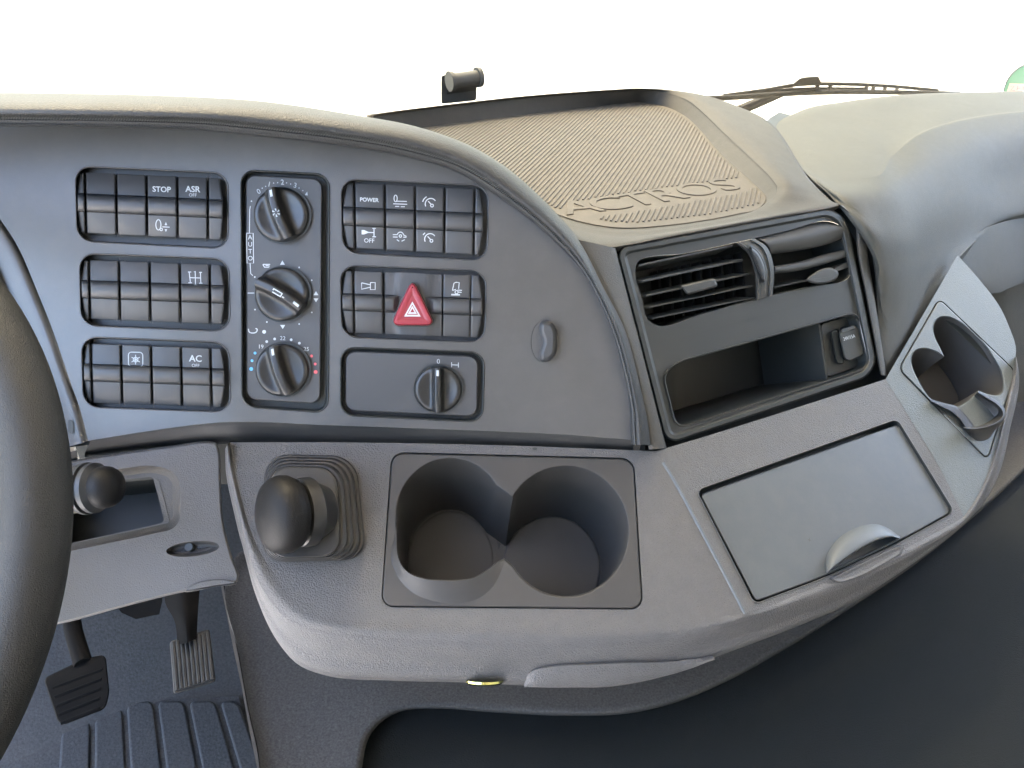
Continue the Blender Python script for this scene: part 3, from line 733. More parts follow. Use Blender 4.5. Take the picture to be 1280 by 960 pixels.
M().loft([[(x + 5, y - 2, d + .03) for x, y, d in g0], g0, [(x + 2, y + 3, d - .004) for x, y, d in g0], [(1212, 345, .925), (1240, 362, .965), (1262, 354, 1.0), (1290, 344, 1.05), (1360, 325, 1.12), (1690, 300, 1.5)], [(1212, 352, .95), (1240, 368, .985), (1262, 360, 1.02), (1290, 350, 1.07), (1360, 331, 1.14), (1690, 306, 1.52)],
          [(1212, 365, 1.06), (1240, 378, 1.06), (1262, 372, 1.08), (1290, 366, 1.12), (1360, 350, 1.18), (1690, 330, 1.55)], [(1205, 600, 1.18), (1240, 605, 1.18), (1262, 610, 1.18), (1290, 620, 1.18), (1360, 640, 1.18), (1690, 640, 1.5)]], 30, 4).build('glovebox_front', M_pad, dash)

sg = [(x, y, d) for x, y, d in [r[0] for r in pad[1:]]]
M().loft([[(x - 14, y - 4, d + .022) for x, y, d in sg], [(x + 16, y + 4, d + .022) for x, y, d in sg]], 40).build('seam_light_block', M_black, dash)  # black backing strip added so no daylight shows through the pad seam
fr_ = rpoly([(770, 309.5), (1055, 256.5), (1099, 467), (833, 556)], [16, 30, 26, 18], 8)
M().rings(VP.vis, fr_, [(4, -.016), (-5, -.017), (-6, -.05)], cap=False).build('panel_light_block', M_black, dash)  # added black backing ring, blocks light around the vent frame
M().add([P(-80, 530, .78), P(320, 530, .78), P(320, 605, .78), P(-80, 605, .78)], [(0, 1, 2, 3)], True).build('gap_light_block', M_black, dash)  # plain dark plate added to hide bright ground behind the trim gap
# ------------------------------------------------------------------ tray mat
tm = thing('tray_mat', 'ribbed beige grey rubber mat lying in the dashboard tray', 'mat', TR.vis(800, 283))
medge = spl(k0, 90)
mm = M().rings(TR.vis, medge, [(-1.2, -.002), (-1.0, .0006), (-.3, .0011), (.5, .0012)], cap=False)
mm.plate(lambda x, y: TR.vis(x, y, .0012), off(medge, .5)).build('mat_sheet', M_mat, tm)
def clip(p, q, poly, skip):
    N = 160; runs = []; cur = None
    for i in range(N + 1):
        t = i / N; x, y = p[0] + (q[0] - p[0]) * t, p[1] + (q[1] - p[1]) * t
        ok = inside((x, y), poly) and not inside((x, y), skip)
        if ok and cur is None: cur = (x, y)
        if not ok and cur is not None: runs.append((cur, (x, y))); cur = None
    return runs
lpoly = [(700, 262), (716, 254), (800, 241), (935, 222), (944, 236), (930, 243), (860, 256), (772, 272), (715, 276)]
mi = off(medge, 4)
um, vm, nm_ = TR.frame(800, 240)
org = TR.vis(800, 240)
rib = M(); pitch = .0044
dirv = (TR.vis(770, 214) - TR.vis(742, 252)).normalized(); prp = nm_.cross(dirv)
def topx(p):
    r = p - CAM; z = r.dot(AD); return 640 + F * r.dot(AX) / z, 480 - F * r.dot(AU) / z
for i in range(-130, 131):
    a = org + prp * (i * pitch) - dirv * .6; b = org + prp * (i * pitch) + dirv * .6
    N = 300; cur = None
    for j in range(N + 1):
        p = a.lerp(b, j / N); x, y = topx(p); ok = inside((x, y), mi) and not inside((x, y), lpoly)
        if ok and cur is None: cur = p
        if (not ok or j == N) and cur is not None:
            c0_, c1_ = cur, p; cur = None
            if (c1_ - c0_).length < .006: continue
            hw_ = prp * .0012; hw2 = prp * .0006; z0 = nm_ * .0012; z1 = nm_ * .0023
            rib.add([c0_ - hw_ + z0, c0_ - hw2 + z1, c0_ + hw2 + z1, c0_ + hw_ + z0, c1_ - hw_ + z0, c1_ - hw2 + z1, c1_ + hw2 + z1, c1_ + hw_ + z0],
                    [(0, 1, 5, 4), (1, 2, 6, 5), (2, 3, 7, 6), (0, 3, 2, 1), (4, 5, 6, 7)], True)
o = rib.build('rib', M_mat, tm); o['kind'] = 'stuff'
def relief(s, pts, hpx):
    base = [TR.vis(x, y) for x, y in pts]
    path = cr(base, 101)
    for ch, t in zip(s, (.07, .245, .41, .575, .76, .935)):
        p = path[int(t * 100)]; q = path[min(int(t * 100) + 3, 100)]; r_ = path[max(int(t * 100) - 3, 0)]
        u = (q - r_).normalized(); v = nm_.cross(u)
        c = bpy.data.curves.new('letter', 'FONT'); c.body = ch; c.align_x = 'CENTER'; c.align_y = 'CENTER'; c.size = .045; c.extrude = .0003; c.bevel_depth = .0003; c.bevel_resolution = 1
        o = letters('letter', c, M_mat); o.parent = tm
        mx = Matrix((u * 1.3, v, nm_)).transposed().to_4x4(); mx.translation = p + nm_ * .0016 - tm.location; o.matrix_local = mx
relief('ACTROS', [(708, 263), (762, 257), (832, 246), (920, 231)], 12)

# ------------------------------------------------------------------ centre vent panel
vp = thing('vent_panel', 'dark centre panel with two air vents above an open storage slot', 'air vent panel', VP.at(840, 550))
frame = rpoly([(770, 309.5), (1055, 256.5), (1099, 467), (833, 556)], [16, 30, 26, 18], 8)
vent_o = spl([(796, 329), (860, 316), (925, 302), (985, 288), (1036, 276.5), (1052, 283), (1062, 300), (1067, 330), (1062, 346), (1010, 359), (945, 374), (880, 392), (822, 407), (810, 400), (803, 375), (794, 340)], 80, True)
slot_o = rpoly([(829, 467), (850, 452), (1034, 401), (1072, 390), (1088, 456), (1076, 463), (846, 535)], [14, 10, 4, 12, 10, 6, 14], 6)
fr2 = off(frame, 2.2)
m = M().rings(VP.vis, frame, [(0, -.012), (.3, -.001), (1.2, .0012), (2.2, .002)], cap=False)
m.build('panel_rim', M_vent, vp)
ridge = off(frame, 7)
m = M(); m.plate(lambda x, y: VP.vis(x, y, .002), fr2, [ridge]); m.rings(VP.vis, ridge, [(0, .002), (1.2, .0012), (2.4, -.0005), (3.4, -.001)], cap=False)
m.plate(lambda x, y: VP.vis(x, y, -.001), off(ridge, 3.4), [vent_o, slot_o]); m.build('panel_face', M_vent, vp)
M().rings(VP.at, vent_o, [(0, -.001), (.4, -.002), (1.0, -.004), (1.0, -.045)]).build('vent_cavity', M_black, vp)
m = M().rings(VP.vis, slot_o, [(-1.8, -.0009), (-1.0, .0006), (-.3, .0006), (.6, -.001)], cap=False); m.build('slot_rim', M_vent, vp)
SLN = (VP.n * .75 - Vector((0, 0, 1)) * -.25)
def slot_at(x, y, h): return VP.vis(x, y) + (VP.n * h)
M().rings(slot_at, off(slot_o, .4), [(0, -.001), (1.0, -.020), (2.5, -.090)]).build('slot_cavity', M_black, vp)
icon(VP.vis, [[(848, 424), (905, 408), (973, 389), (1030, 373), (1086, 357)]], vp, 1.2, -.0007, mt=M_black, name='panel_groove')
def bar(pl, a, b, tk, dep, h, fall=0.0):
    """slat: front edge from a to b, tk px thick, dep metres deep"""
    (x0, y0), (x1, y1) = a, b; m = M(); rows = []
    for t in [i / 8 for i in range(9)]:
        x, y = x0 + (x1 - x0) * t, y0 + (y1 - y0) * t
        f0, f1 = pl.vis(x, y, h), pl.vis(x, y + tk, h)
        e = (f1 - f0).normalized()
        bk = -pl.n * dep + e * fall
        rows.append([f0 + bk, f0 - pl.n * .001, f0 + e * .0004, f1 - e * .0004, f1 - pl.n * .001, f1 + bk])
    m.grid(rows); m.add(rows[0], [list(range(6))], True); m.add(rows[-1], [list(range(6))], True)
    return m
for a, b, tk, h, fl in (((799, 330), (916, 305), 3.2, -.002, .002), ((803, 350), (929, 323), 3.2, -.001, -.004), ((808, 368.5), (937, 341), 2.4, -.001, -.004), ((812, 383), (941, 356), 2.2, -.001, -.004), ((816, 397), (943, 371), 2.0, -.002, -.004)):
    bar(VP, a, b, tk, .022, h, fl).build('louvre', M_louvre, vp)
for i in range(9):
    x = 822 + i * 13; y = 372 - (x - 822) * .22
    M().box(VP.vis(x, y - 34, -.034), VP.vis(x + 1.5, y - 34.3, -.034) - VP.vis(x, y - 34, -.034), VP.vis(x + 6, y + 30, -.034) - VP.vis(x, y - 34, -.034), -VP.n * .012).build('guide_vane', M_bulk, vp)
M().rings(VP.vis, rpoly([(850, 357), (893, 347.5), (898, 358), (859, 369)], 4), [(0, -.004), (0, .006), (1, .0085), (2.2, .0092)]).build('vent_tab', M_louvre, vp)
# right vent: upper flap nearly shut, slats tilted
def flap(pts_top, pts_bot, bulge, name='louvre'):
    n = 12; a = cr([VP.vis(x, y, -.004) for x, y in pts_top], n); b = cr([VP.vis(x, y, -.003) for x, y in pts_bot], n)
    md = [p.lerp(q, .45) + VP.n * bulge for p, q in zip(a, b)]
    M().loft([[p - VP.n * .01 for p in a], a, md, b, [q - VP.n * .012 + (q - p).normalized() * -.002 for p, q in zip(a, b)]], n, 4).build(name, M_louvre, vp)
flap([(944, 298), (985, 288), (1030, 278), (1043, 281)], [(963, 317), (1000, 312), (1040, 303), (1057, 296)], .006)
flap([(966, 333), (1000, 327), (1035, 317), (1063, 310)], [(967, 342), (1000, 338), (1035, 329), (1064, 319)], .003)
flap([(1042, 335), (1050, 331), (1058, 328), (1065, 326)], [(1044, 340), (1050, 338), (1058, 335), (1065, 332)], .001)
bar(VP, (968, 358), (1012, 349), 2, .02, -.003, -.004).build('louvre', M_louvre, vp)
M().rings(VP.vis, spl([(1018, 341), (1028, 336), (1040, 335), (1048, 341), (1046, 348), (1034, 354), (1020, 355), (1008, 350)], 36, True), [(0, -.004), (0, .005), (1, .0075), (2.5, .0082)]).build('vent_tab', M_louvre, vp)
# barrel divider with thumb wheel
dv0 = spl([(919, 304), (934, 316), (943, 340), (945, 375)], 24); dv1 = spl([(943, 298), (958, 308), (967, 332), (966, 369)], 24)
rows = []
for k, h in ((0, -.02), (0, .0), (.08, .0035), (.2, .0042), (.26, .0028), (.5, .0036), (.74, .0028), (.8, .0042), (.92, .0035), (1, .0), (1, -.02)):
    rows.append([VP.vis(a[0] + (b[0] - a[0]) * k, a[1] + (b[1] - a[1]) * k, h + .003 * math.sin(math.pi * i / 23)) for i, (a, b) in enumerate(zip(dv0, dv1))])
M().grid(rows).build('vent_divider', M_louvre, vp)
wl = spl([(935, 307), (946, 313), (954, 326), (958, 342), (955, 355), (950, 348), (944, 328), (937, 314)], 40, True)
M().rings(VP.vis, off(wl, -1.2), [(0, .0072), (1, .0075)]).build('wheel_slot', M_black, vp)
M().rings(VP.vis, wl, [(1.0, .006), (1.2, .0082), (2.2, .0092), (3.2, .0095)]).build('thumb_wheel', M_gloss, vp)
# storage slot: partitions
def panel(pl, a, b, tk, h0, h1): return M().box(pl.vis(*a, h0), pl.vis(*b, h0) - pl.vis(*a, h0), (AX * tk), pl.n * (h1 - h0))
M().box(VP.vis(1023, 405, -.006), VP.vis(1033, 474, -.006) - VP.vis(1023, 405, -.006), AX * .0016, -VP.n * .078).build('slot_divider', M_vent, vp)
M().rings(VP.vis, rpoly([(1025, 405), (1072, 392), (1085, 455), (1034, 472)], 6), [(0, -.05), (0, -.013), (1, -.012)]).build('socket_plate', M_vent, vp)

sk = thing('power_socket', 'dark flip lid over a power socket printed 24V 15A', 'power socket', VP.vis(1066, 455))
lid = rpoly([(1047, 412), (1072, 404), (1083, 444), (1056, 454)], [7, 9, 9, 9], 6)
M().rings(VP.vis, lid, [(0, -.012), (0, -.006), (.8, -.0035), (2.0, -.0025)]).build('socket_lid', M_vent, sk)
M().rings(VP.vis, rpoly([(1038, 414), (1047, 411.5), (1056, 454), (1046, 456)], 4), [(0, -.012), (0, -.009), (1.2, -.0075)]).build('socket_body', M_black, sk)
M().rings(VP.vis, rpoly([(1051.5, 411.5), (1067, 406.5), (1068.5, 411), (1052.5, 416)], 1), [(0, -.004), (0, -.0018), (.5, -.0012)]).build('lid_hinge', M_vent, sk)
text('24V/15A', VP, 1061.5, 422, 4.4, 17, -.0018, parent=sk, sx=1.0)

# ------------------------------------------------------------------ console
con = thing('console', 'grey grained lower console shelf that wraps below the vents towards the passenger side', 'console', P(640, 857, .60))
A_, B_ = (931, 767), (1205, 646)
sgA = spl([(287, 553), (292, 585), (302, 625), (318, 675), (343, 718), (370, 750), (402, 769), (460, 776), (533, 779), (660, 781), (786, 780), (860, 775), A_], 90)
sgB = spl([A_, (990, 746), (1050, 721), (1120, 690), (1170, 666), B_], 40)
sgC = spl([B_, (1222, 620), (1241, 575), (1254, 520), (1265, 468), (1270, 436), (1262, 410), (1250, 384), (1228, 354), (1197, 319)], 50)
back1 = spl([(820, 564), (640, 557), (430, 553), (287, 553)], 20)
fold = spl([(820, 564), (845, 605), (874, 659), (903, 713), A_], 14)
fold3 = spl([(1107, 474), (1137, 522), (1174, 584), B_], 14)
cupq = [(490.5, 566.5), (791, 574), (802.5, 760.5), (477.5, 757.5)]
cup_o = rpoly(cupq, 15)
lidq = [(873, 614), (1121, 526), (1191, 639.5), (944, 753)]
lidq = [(873, 614), (1121, 526), (1191, 639.5), (1128, 674.5), (1032, 720), (944, 753)]
lid_o = rpoly(lidq, [7, 6, 8, 25, 25, 7])
lid_q2 = rpoly([(874.5, 618), (1122.5, 530), (1190, 640), (1128, 674.5), (1032, 720), (944.5, 752)], [6, 5, 7, 25, 25, 6])
S1o = sgA + fold[::-1][1:-1] + back1[:-1]
M().plate(SH.at, S1o, [off(cup_o, -1.6)]).build('shelf', M_console, con)
back2 = [(1107, 474), (960, 521), (830, 562)]
S2o = fold[:-1] + sgB + fold3[::-1][1:] + [(1030, 498.5), (960, 521), (890, 543)]
M().plate(S2.at, S2o, [off(lid_o, -1.5)]).build('storage_shelf', M_console, con)
S3o = fold3[:-1] + sgC
rq = [(1174, 374), (1269, 464.5), (1234, 574), (1124, 461)]
rq_o = rpoly(rq, [8, 9, 8, 8])
M().plate(S3.at, S3o, [off(rq_o, -1.4)]).build('side_shelf', M_side, con)
c0w = [SH.at(x, y) for x, y in sgA] + [S2.at(x, y) for x, y in sgB[1:]] + [S3.at(x, y) for x, y in sgC[1:29]]
c0p = sgA + sgB[1:] + sgC[1:29]
eC = sgC[28]
nC = len(c0w)
c1p = spl([(284.5, 556), (287, 588), (295, 628), (309, 684), (328, 735), (362, 775), (404, 789), (470, 797), (575, 804), (702, 807), (790, 804.5), (850, 797), (916, 781), (984, 760), (1070, 727), (1150, 687), (1212, 645), (1234, 606), (1251, 550), (1264, 495), (eC[0] + 1, eC[1] + 20), (eC[0] + .3, eC[1])], nC)
c2p = spl([(282, 560), (283, 592), (291, 632), (305, 690), (320, 745), (347, 802), (373, 831), (407, 844.5), (491, 851), (575, 853), (660, 857), (757, 857), (826, 844), (881, 826), (950, 801), (1019, 774), (1060, 756), (1128, 713), (1207, 652), (1237, 617), (1253, 580), (1263, 534), (1273, 488), (eC[0] + 4, eC[1] + 20), (eC[0] + .6, eC[1])], nC)
# match the three outlines by position rather than by index
def near(pts, k): return pts[k]
def remap(src, pts):
    """for every point of src the point of pts at the same share of length along the outline"""
    return pts
S_at = []
c1w, c2w, c3w, cmw = [], [], [], []
def arc(p):
    l = [0]
    for i in range(1, len(p)): l.append(l[-1] + (Vector(p[i]) - Vector(p[i-1])).length)
    return l
dC = [(w_ - CAM).dot(AD) for w_ in c0w]
def nearest_d(x, y):
    b = min(range(nC), key=lambda i: (c0p[i][0] - x) ** 2 + (c0p[i][1] - y) ** 2); return dC[b]
dm = [nearest_d(*p) for p in c1p]; dm2 = [nearest_d(*p) for p in c2p]
def smooth(a, k=6):
    return [sum(a[max(0, i - k):i + k + 1]) / len(a[max(0, i - k):i + k + 1]) for i in range(len(a))]
dm, dm2 = smooth(dm), smooth(dm2)
for i in range(nC):
    x0, y0 = c0p[i]; x1, y1 = c1p[i]; x2, y2 = c2p[i]
    c1w.append(P(x1, y1, dm[i] - .002)); c2w.append(P(x2, y2, dm2[i] + .020)); c3w.append(P(x2 + (8 if x2 < 300 else -6 if x2 > 1100 else 0), y2 - 14, dm2[i] + .10))
# parameter of the shelf edge matched to the crease
def resamp(pts, n): return cr(pts, n)
NC = 180
c0r = resamp(c0w, NC); c1r = resamp(c1w, NC); c2r = resamp(c2w, NC); c3r = resamp(c3w, NC)
cm1 = [a.lerp(b, .55) + (CAM - a).normalized() * .0018 for a, b in zip(c0r, c1r)]
M().loft([c0r, cm1, c1r], NC, 6, rs=False).build('rounded_edge', M_console, con, sharp=60)
c1b = [p + (CAM - p).normalized() * -.0006 + (b - p).normalized() * .0006 for p, b in zip(c1r, c2r)]
M().loft([[p - (CAM - p).normalized() * .004 for p in c1r], c1b, [a.lerp(b, .5) + (CAM - a).normalized() * .003 for a, b in zip(c1r, c2r)], c2r, c3r], NC, 5, rs=False).build('front_band', M_console, con, sharp=60)
# drawer let into the band
dr_t = spl([(655, 854), (660, 841), (668, 836), (690, 831.5), (740, 829), (785, 827), (840, 825.5), (890, 819)], 40)
dr_b = spl([(655, 856.5), (680, 858.5), (720, 859), (757, 858.5), (800, 852), (826, 845.5), (860, 835), (892, 822)], 40)
def bandd(x, y):
    best = min(range(NC), key=lambda i: abs(topx(c1r[i])[0] - x) + (1e3 if topx(c1r[i])[1] < 600 else 0)); p, q = c1r[best], c2r[best]; yp, yq = topx(p)[1], topx(q)[1]
    t = max(0, min(1, (y - yp) / (yq - yp))); r_ = p.lerp(q, t); return (r_ - CAM).dot(AD)
ra2 = [P(x, y, bandd(x, y) - .0035) for x, y in dr_t]; rb2 = [P(x, y, bandd(x, y) - .006) for x, y in dr_b]
dw = M().loft([[p + AD * .015 for p in ra2], ra2, [p.lerp(q, .12) - AD * .0025 for p, q in zip(ra2, rb2)], [p.lerp(q, .6) - AD * .0045 for p, q in zip(ra2, rb2)], rb2, [p + AD * .04 for p in rb2]], 40, 4, rs=False).build('drawer_front', M_console, con)
# storage lid with finger recess
def lidfn(x, y, h=0): return S2.vis(x, y, h)
sl = M().rings(S2.vis, lid_q2, [(.3, -.014), (.3, -.0034), (.9, -.0024), (1.8, -.0022)], cap=False)
hand = spl([(1031.6, 714), (1033, 696), (1047, 674), (1070, 660), (1094, 655), (1108, 659), (1125, 671)], 30)
arc_ = spl([(1034, 716), (1050, 703), (1066, 691.5), (1082, 682), (1099.6, 674), (1115, 671), (1125, 673.5)], 30)
inn_l = off(lid_q2, 1.8)
cres = arc_[1:-1] + [(1121, 674.6), (1080, 695), (1038, 714.5)]
sl.plate(lambda x, y: S2.vis(x, y, -.0022), inn_l, [cres])
sl.rings(S2.vis, cres, [(0, -.0022), (.4, -.006), (.8, -.010)], cap=True)
sl.build('storage_lid', M_lid, con)
M().rings(S2.at, off(lid_o, -1.5), [(0, 0), (0, -.014)]).build('lid_recess', M_black, con)
M().rings(S2.vis, off(lid_o, -2.6), [(0, .0001), (.5, .0008), (1.0, .0006), (1.3, -.003)], cap=False).build('lid_surround', M_console, con)
def mixp(k, h): return [S2.vis(x * (1 - k) + a * k, y * (1 - k) + b * k, h) for (x, y), (a, b) in zip(hand, arc_)]
M().loft([mixp(0, -.0021), mixp(.15, .0004), mixp(.45, .0040), mixp(.75, .0060), mixp(.94, .0062), mixp(1, .0050), mixp(.96, .001), mixp(.9, -.003)], 30, 4, rs=False).build('lid_grip', M_lid, con)
ft = [(fx, fy) for fx, fy in fold]
M().tube([SH.vis(x, y, -.0004) for x, y in ft[1:]], .0014, 10).build('fold_edge', M_lid, con)
M().rings(S2.vis, rpoly([(1037, 723), (1080, 702), (1128, 679.5), (1129, 691), (1105, 706), (1075, 722), (1049, 730)], [2, 20, 2, 7, 20, 20, 7]), [(0, -.002), (0, .0004), (1, .0018), (2, .0020), (5, .0010)]).build('finger_lip', M_console, con)
icon(S2.vis, [[(1009.5, 674.3), (1014, 675.6)], [(1012, 672.5), (1011.4, 677)]], con, .7, -.0018, mt=M_clip, name='scuff_mark')
icon(SH.vis, [], con, 1, .0003, mt=M_black, name='pin_hole', fills=[ell(668.5, 561, 3, 1.6, 12)])
# key lock under the front
lk = thing('brass_lock', 'small shiny brass disc under the front edge of the console', 'lock', P(605, 856, .57))
pc = P(606, 851.5, bandd(606, 850) - .004)
lx = (AU * -.97 - AD * .22).normalized()
M().lathe(pc, lx, [(.0, .0022), (.009, .0022), (.0125, .0016), (.0138, .0004), (.0138, -.0012)], 32).build('lock_disc', M_brass, lk)

# ------------------------------------------------------------------ cup holders
def arcp(cx, cy, rx, ry, a0, a1, n): return [(cx + rx * math.cos(math.radians(a0 + (a1 - a0) * i / (n - 1))), cy - ry * math.sin(math.radians(a0 + (a1 - a0) * i / (n - 1)))) for i in range(n)]
ch = thing('cup_holder', 'double round cup holder insert in the shelf beside the gear lever', 'cup holder', SH.at(640, 758, -.06))
rc = (707, 664.5, 78.5, 82)
right = arcp(*rc, 212, 508, 60)                       # from lower web, round the right side, to the upper web
lefttop = arcp(563, 645, 68, 72, 32, 176, 34)
scoop_out = spl([(495.2, 650), (494, 672), (489.5, 688), (491, 703), (500, 723), (517, 740), (542, 750), (571, 753), (597, 747), (616, 731), (627, 708), (630, 699)], 34)
scoop_in = spl([(495.2, 650), (495, 672), (496, 692), (501, 707), (511, 717), (530, 724), (552, 726), (572, 726), (592, 723), (608, 714), (621, 704), (630, 699)], 34)
web_up = [(640, 621), (634, 619)]
O1 = right + [(633.5, 616)] + lefttop + scoop_out[1:-1] + [(630.5, 699.5)]
O2 = right + [(633.5, 616)] + lefttop + scoop_in[1:-1] + [(630.5, 699.5)]
cap_in = off(cup_o, 1.4)
m = M(); m.rings(SH.vis, cup_o, [(0, -.008), (0, .0002), (.6, .0009), (1.4, .0012)], cap=False)
m.plate(lambda x, y: SH.vis(x, y, .0012), cap_in, [off(O1, -1.5)])
nO = len(O1); k0_ = 61 + len(lefttop); LH = [0.0] * nO
for j in range(nO):
    t = (j - k0_) / (nO - 1 - k0_)
    if 0 < t < 1: LH[j] = .011 * math.sin(math.pi * t) ** .8
def lp_(o, hs): return [SH.vis(x, y, h) for (x, y), h in zip(o, hs)]
rows = [lp_(off(O1, -1.5), [.0012] * nO), lp_(off(O1, -.6), [.0010 if h == 0 else .0014 for h in LH]),
        lp_([(a[0] * .4 + b[0] * .6, a[1] * .4 + b[1] * .6) for a, b in zip(O1, O2)], [h * .75 if h else .0 for h in LH]),
        lp_(off(O2, -.8), [h if h else -.0004 for h in LH]), lp_(off(O2, .4), [h + .0004 if h else -.0012 for h in LH])]
m.grid(rows, True); m.build('insert_plate', M_cup, ch)
def well(x, y, h, k=1): return SH.vis(x, y) + SH.n * h + Vector((0, 0, -1)) * (-h * .25)
wr = [rows[-1], lp_(off(O2, 1.4), [h - .001 if h else -.003 for h in LH]), [well(x, y, -.012) for x, y in off(O2, 1.6)], [well(x, y, -.045) for x, y in off(O2, 4)], [well(x, y, -.078) for x, y in off(O2, 8)]]
m = M().grid(wr, True)
o = m.build('cup_well', M_cup, ch)
for cx, cy, rx, ry in ((564, 650, 62, 68), (707, 664.5, 71, 75)):
    m = M(); e = ell(cx, cy, rx, ry, 48); m.rings(well, e, [(-8, -.0775), (1, -.0775), (2, -.077), (4, -.0768)]); m.build('cup_base', M_cup, ch)

M().rings(S3.at, off(rq_o, -1.4), [(0, 0), (0, -.006), (8, -.0065)], cap=False).build('insert_seat', M_black, con)
M().rings(SH.at, off(cup_o, -1.6), [(0, 0), (0, -.006), (6, -.0065)], cap=False).build('insert_seat', M_black, con)
rh = thing('cup_holder', 'tilted double cup holder insert at the passenger end of the console', 'cup holder', S3.at(1200, 560, -.05))
cin = off(rq_o, 1.2)
def cc(x, y): return (1080 + x / 3.2, 320 + y / 3.2)
ho = spl([cc(*p) for p in ((318, 400), (303, 368), (284, 330), (276, 290), (284, 262), (304, 245), (335, 243), (380, 262), (430, 300), (480, 352), (520, 410), (548, 465), (557, 515), (552, 545), (535, 558), (505, 556), (478, 548), (458, 540))], 54) + \
     spl([cc(*p) for p in ((440, 560), (410, 585), (376, 603))], 5) + spl([cc(*p) for p in ((372, 606), (330, 592), (268, 573), (240, 540), (212, 490), (194, 450), (188, 415), (196, 388), (214, 374), (240, 369), (270, 375), (296, 386), (312, 397))], 40)
m = M(); m.rings(S3.vis, rq_o, [(0, -.008), (0, .0), (.5, .0007), (1.2, .001)], cap=False)
m.plate(lambda x, y: S3.vis(x, y, .001), cin, [off(ho, -1.0)])
rw = [[S3.vis(x, y, .001) for x, y in off(ho, -1.0)], [S3.vis(x, y, .0003) for x, y in off(ho, -.2)], [S3.vis(x, y, -.002) for x, y in off(ho, .5)]]
m.grid(rw, True); m.build('insert_plate', M_side, rh)
def well3(x, y, h): return S3.vis(x, y) + S3.n * h
m = M().grid([rw[-1], [well3(x, y, -.02) for x, y in off(ho, .8)], [well3(x, y, -.055) for x, y in off(ho, 3)]], True); m.add([well3(x, y, -.055) for x, y in off(ho, 3)], [list(range(len(ho)))], True)
m.build('cup_well', M_cup, rh)
# lip that stands out at the lower end: rear strap and front scoop
lo = spl([cc(*p) for p in ((458, 540), (500, 562), (540, 588), (562, 615), (566, 640), (555, 662), (520, 682), (470, 694), (420, 697), (392, 690))], 36)
lin = spl([cc(*p) for p in ((452, 548), (490, 572), (528, 597), (547, 618), (549, 636), (538, 652), (508, 670), (462, 684), (424, 686), (400, 684))], 36)
lbk = spl([cc(*p) for p in ((440, 560), (470, 590), (500, 620), (520, 650), (518, 700), (495, 735), (455, 742), (425, 722), (408, 706), (396, 694))], 36)
M().loft([[S3.vis(x, y, .0005) for x, y in lbk], [S3.vis(x, y, .010) for x, y in lo], [S3.vis((x + a) / 2, (y + b) / 2, .013) for (x, y), (a, b) in zip(lo, lin)], [S3.vis(x, y, .010) for x, y in lin], [S3.vis(x * .5 + a * .5, y * .5 + b * .5, -.01) for (x, y), (a, b) in zip(lin, spl([cc(*p) for p in ((440, 560), (452, 600), (460, 640), (455, 690))], 36))]], 36, 4).build('cup_lip', M_boot, rh)
st1 = spl([cc(*p) for p in ((268, 573), (320, 588), (372, 603), (410, 640), (440, 680), (452, 694))], 24); st2 = spl([cc(*p) for p in ((264, 580), (310, 605), (352, 628), (382, 655), (398, 680), (402, 694))], 24)
M().loft([[S3.vis(x, y, -.01) for x, y in st1], [S3.vis(x, y, .002) for x, y in st1], [S3.vis((x + a) / 2, (y + b) / 2, .004) for (x, y), (a, b) in zip(st1, st2)], [S3.vis(x, y, .002) for x, y in st2], [S3.vis(x, y, -.02) for x, y in st2]], 24, 3).build('cup_strap', M_boot, rh)
fo = spl([cc(*p) for p in ((264, 580), (330, 640), (392, 690), (402, 694), (398, 680), (382, 655), (352, 628), (310, 605))], 40, True)
M().rings(S3.vis, fo, [(0, .0012), (1, .0014)]).build('cup_shadow_gap', M_black, rh)

# ------------------------------------------------------------------ gear lever
gl = thing('gear_lever', 'short black gear lever knob leaning left on a stepped rubber boot', 'gear lever', SH.at(392, 640))
def lerpq(a, b, t): return [(p[0] + (q[0] - p[0]) * t, p[1] + (q[1] - p[1]) * t) for p, q in zip(a, b)]
bo = [(331, 567.5), (445, 570), (459, 700), (326, 703)]; bi = [(338, 585), (418, 586), (421, 695), (337, 697)]
m = M(); rows = []
pr = [(0, 0), (0, .003), (.06, .0045), (.16, .0045), (.20, .009), (.28, .0105), (.38, .0105), (.42, .015), (.5, .0165), (.6, .0165), (.64, .021), (.74, .0225), (.84, .0222), (.9, .026), (1, .0265)]
for t, h in pr: rows.append([SH.vis(x, y, h) for x, y in rpoly(lerpq(bo, bi, t), 30 - 6 * t, 8)])
m.grid(rows, True); m.add(rows[-1], [list(range(len(rows[-1])))], True)
m.build('rubber_boot', M_boot, gl)
ga = cv(-.74, .0, -.66).normalized()
gc = SH.vis(373, 641, .036)
M().lathe(gc, ga, [(.016, -.022), (.021, -.012), (.0240, -.009), (.0242, -.004), (.0235, .0), (.019, .0018), (.012, .003), (.011, .012), (.014, .014)], 40).build('collar', M_knob, gl)
kc = P(354, 643, (gc - CAM).dot(AD) - .013)
M().lathe(kc, ga, [(.010, -.012), (.018, -.0115), (.0235, -.0085), (.0262, -.003), (.0265, .002), (.0254, .006), (.0225, .0100), (.017, .0128), (.009, .0146), (.0001, .0150)], 56).build('gear_knob', M_gear, gl, sharp=60)

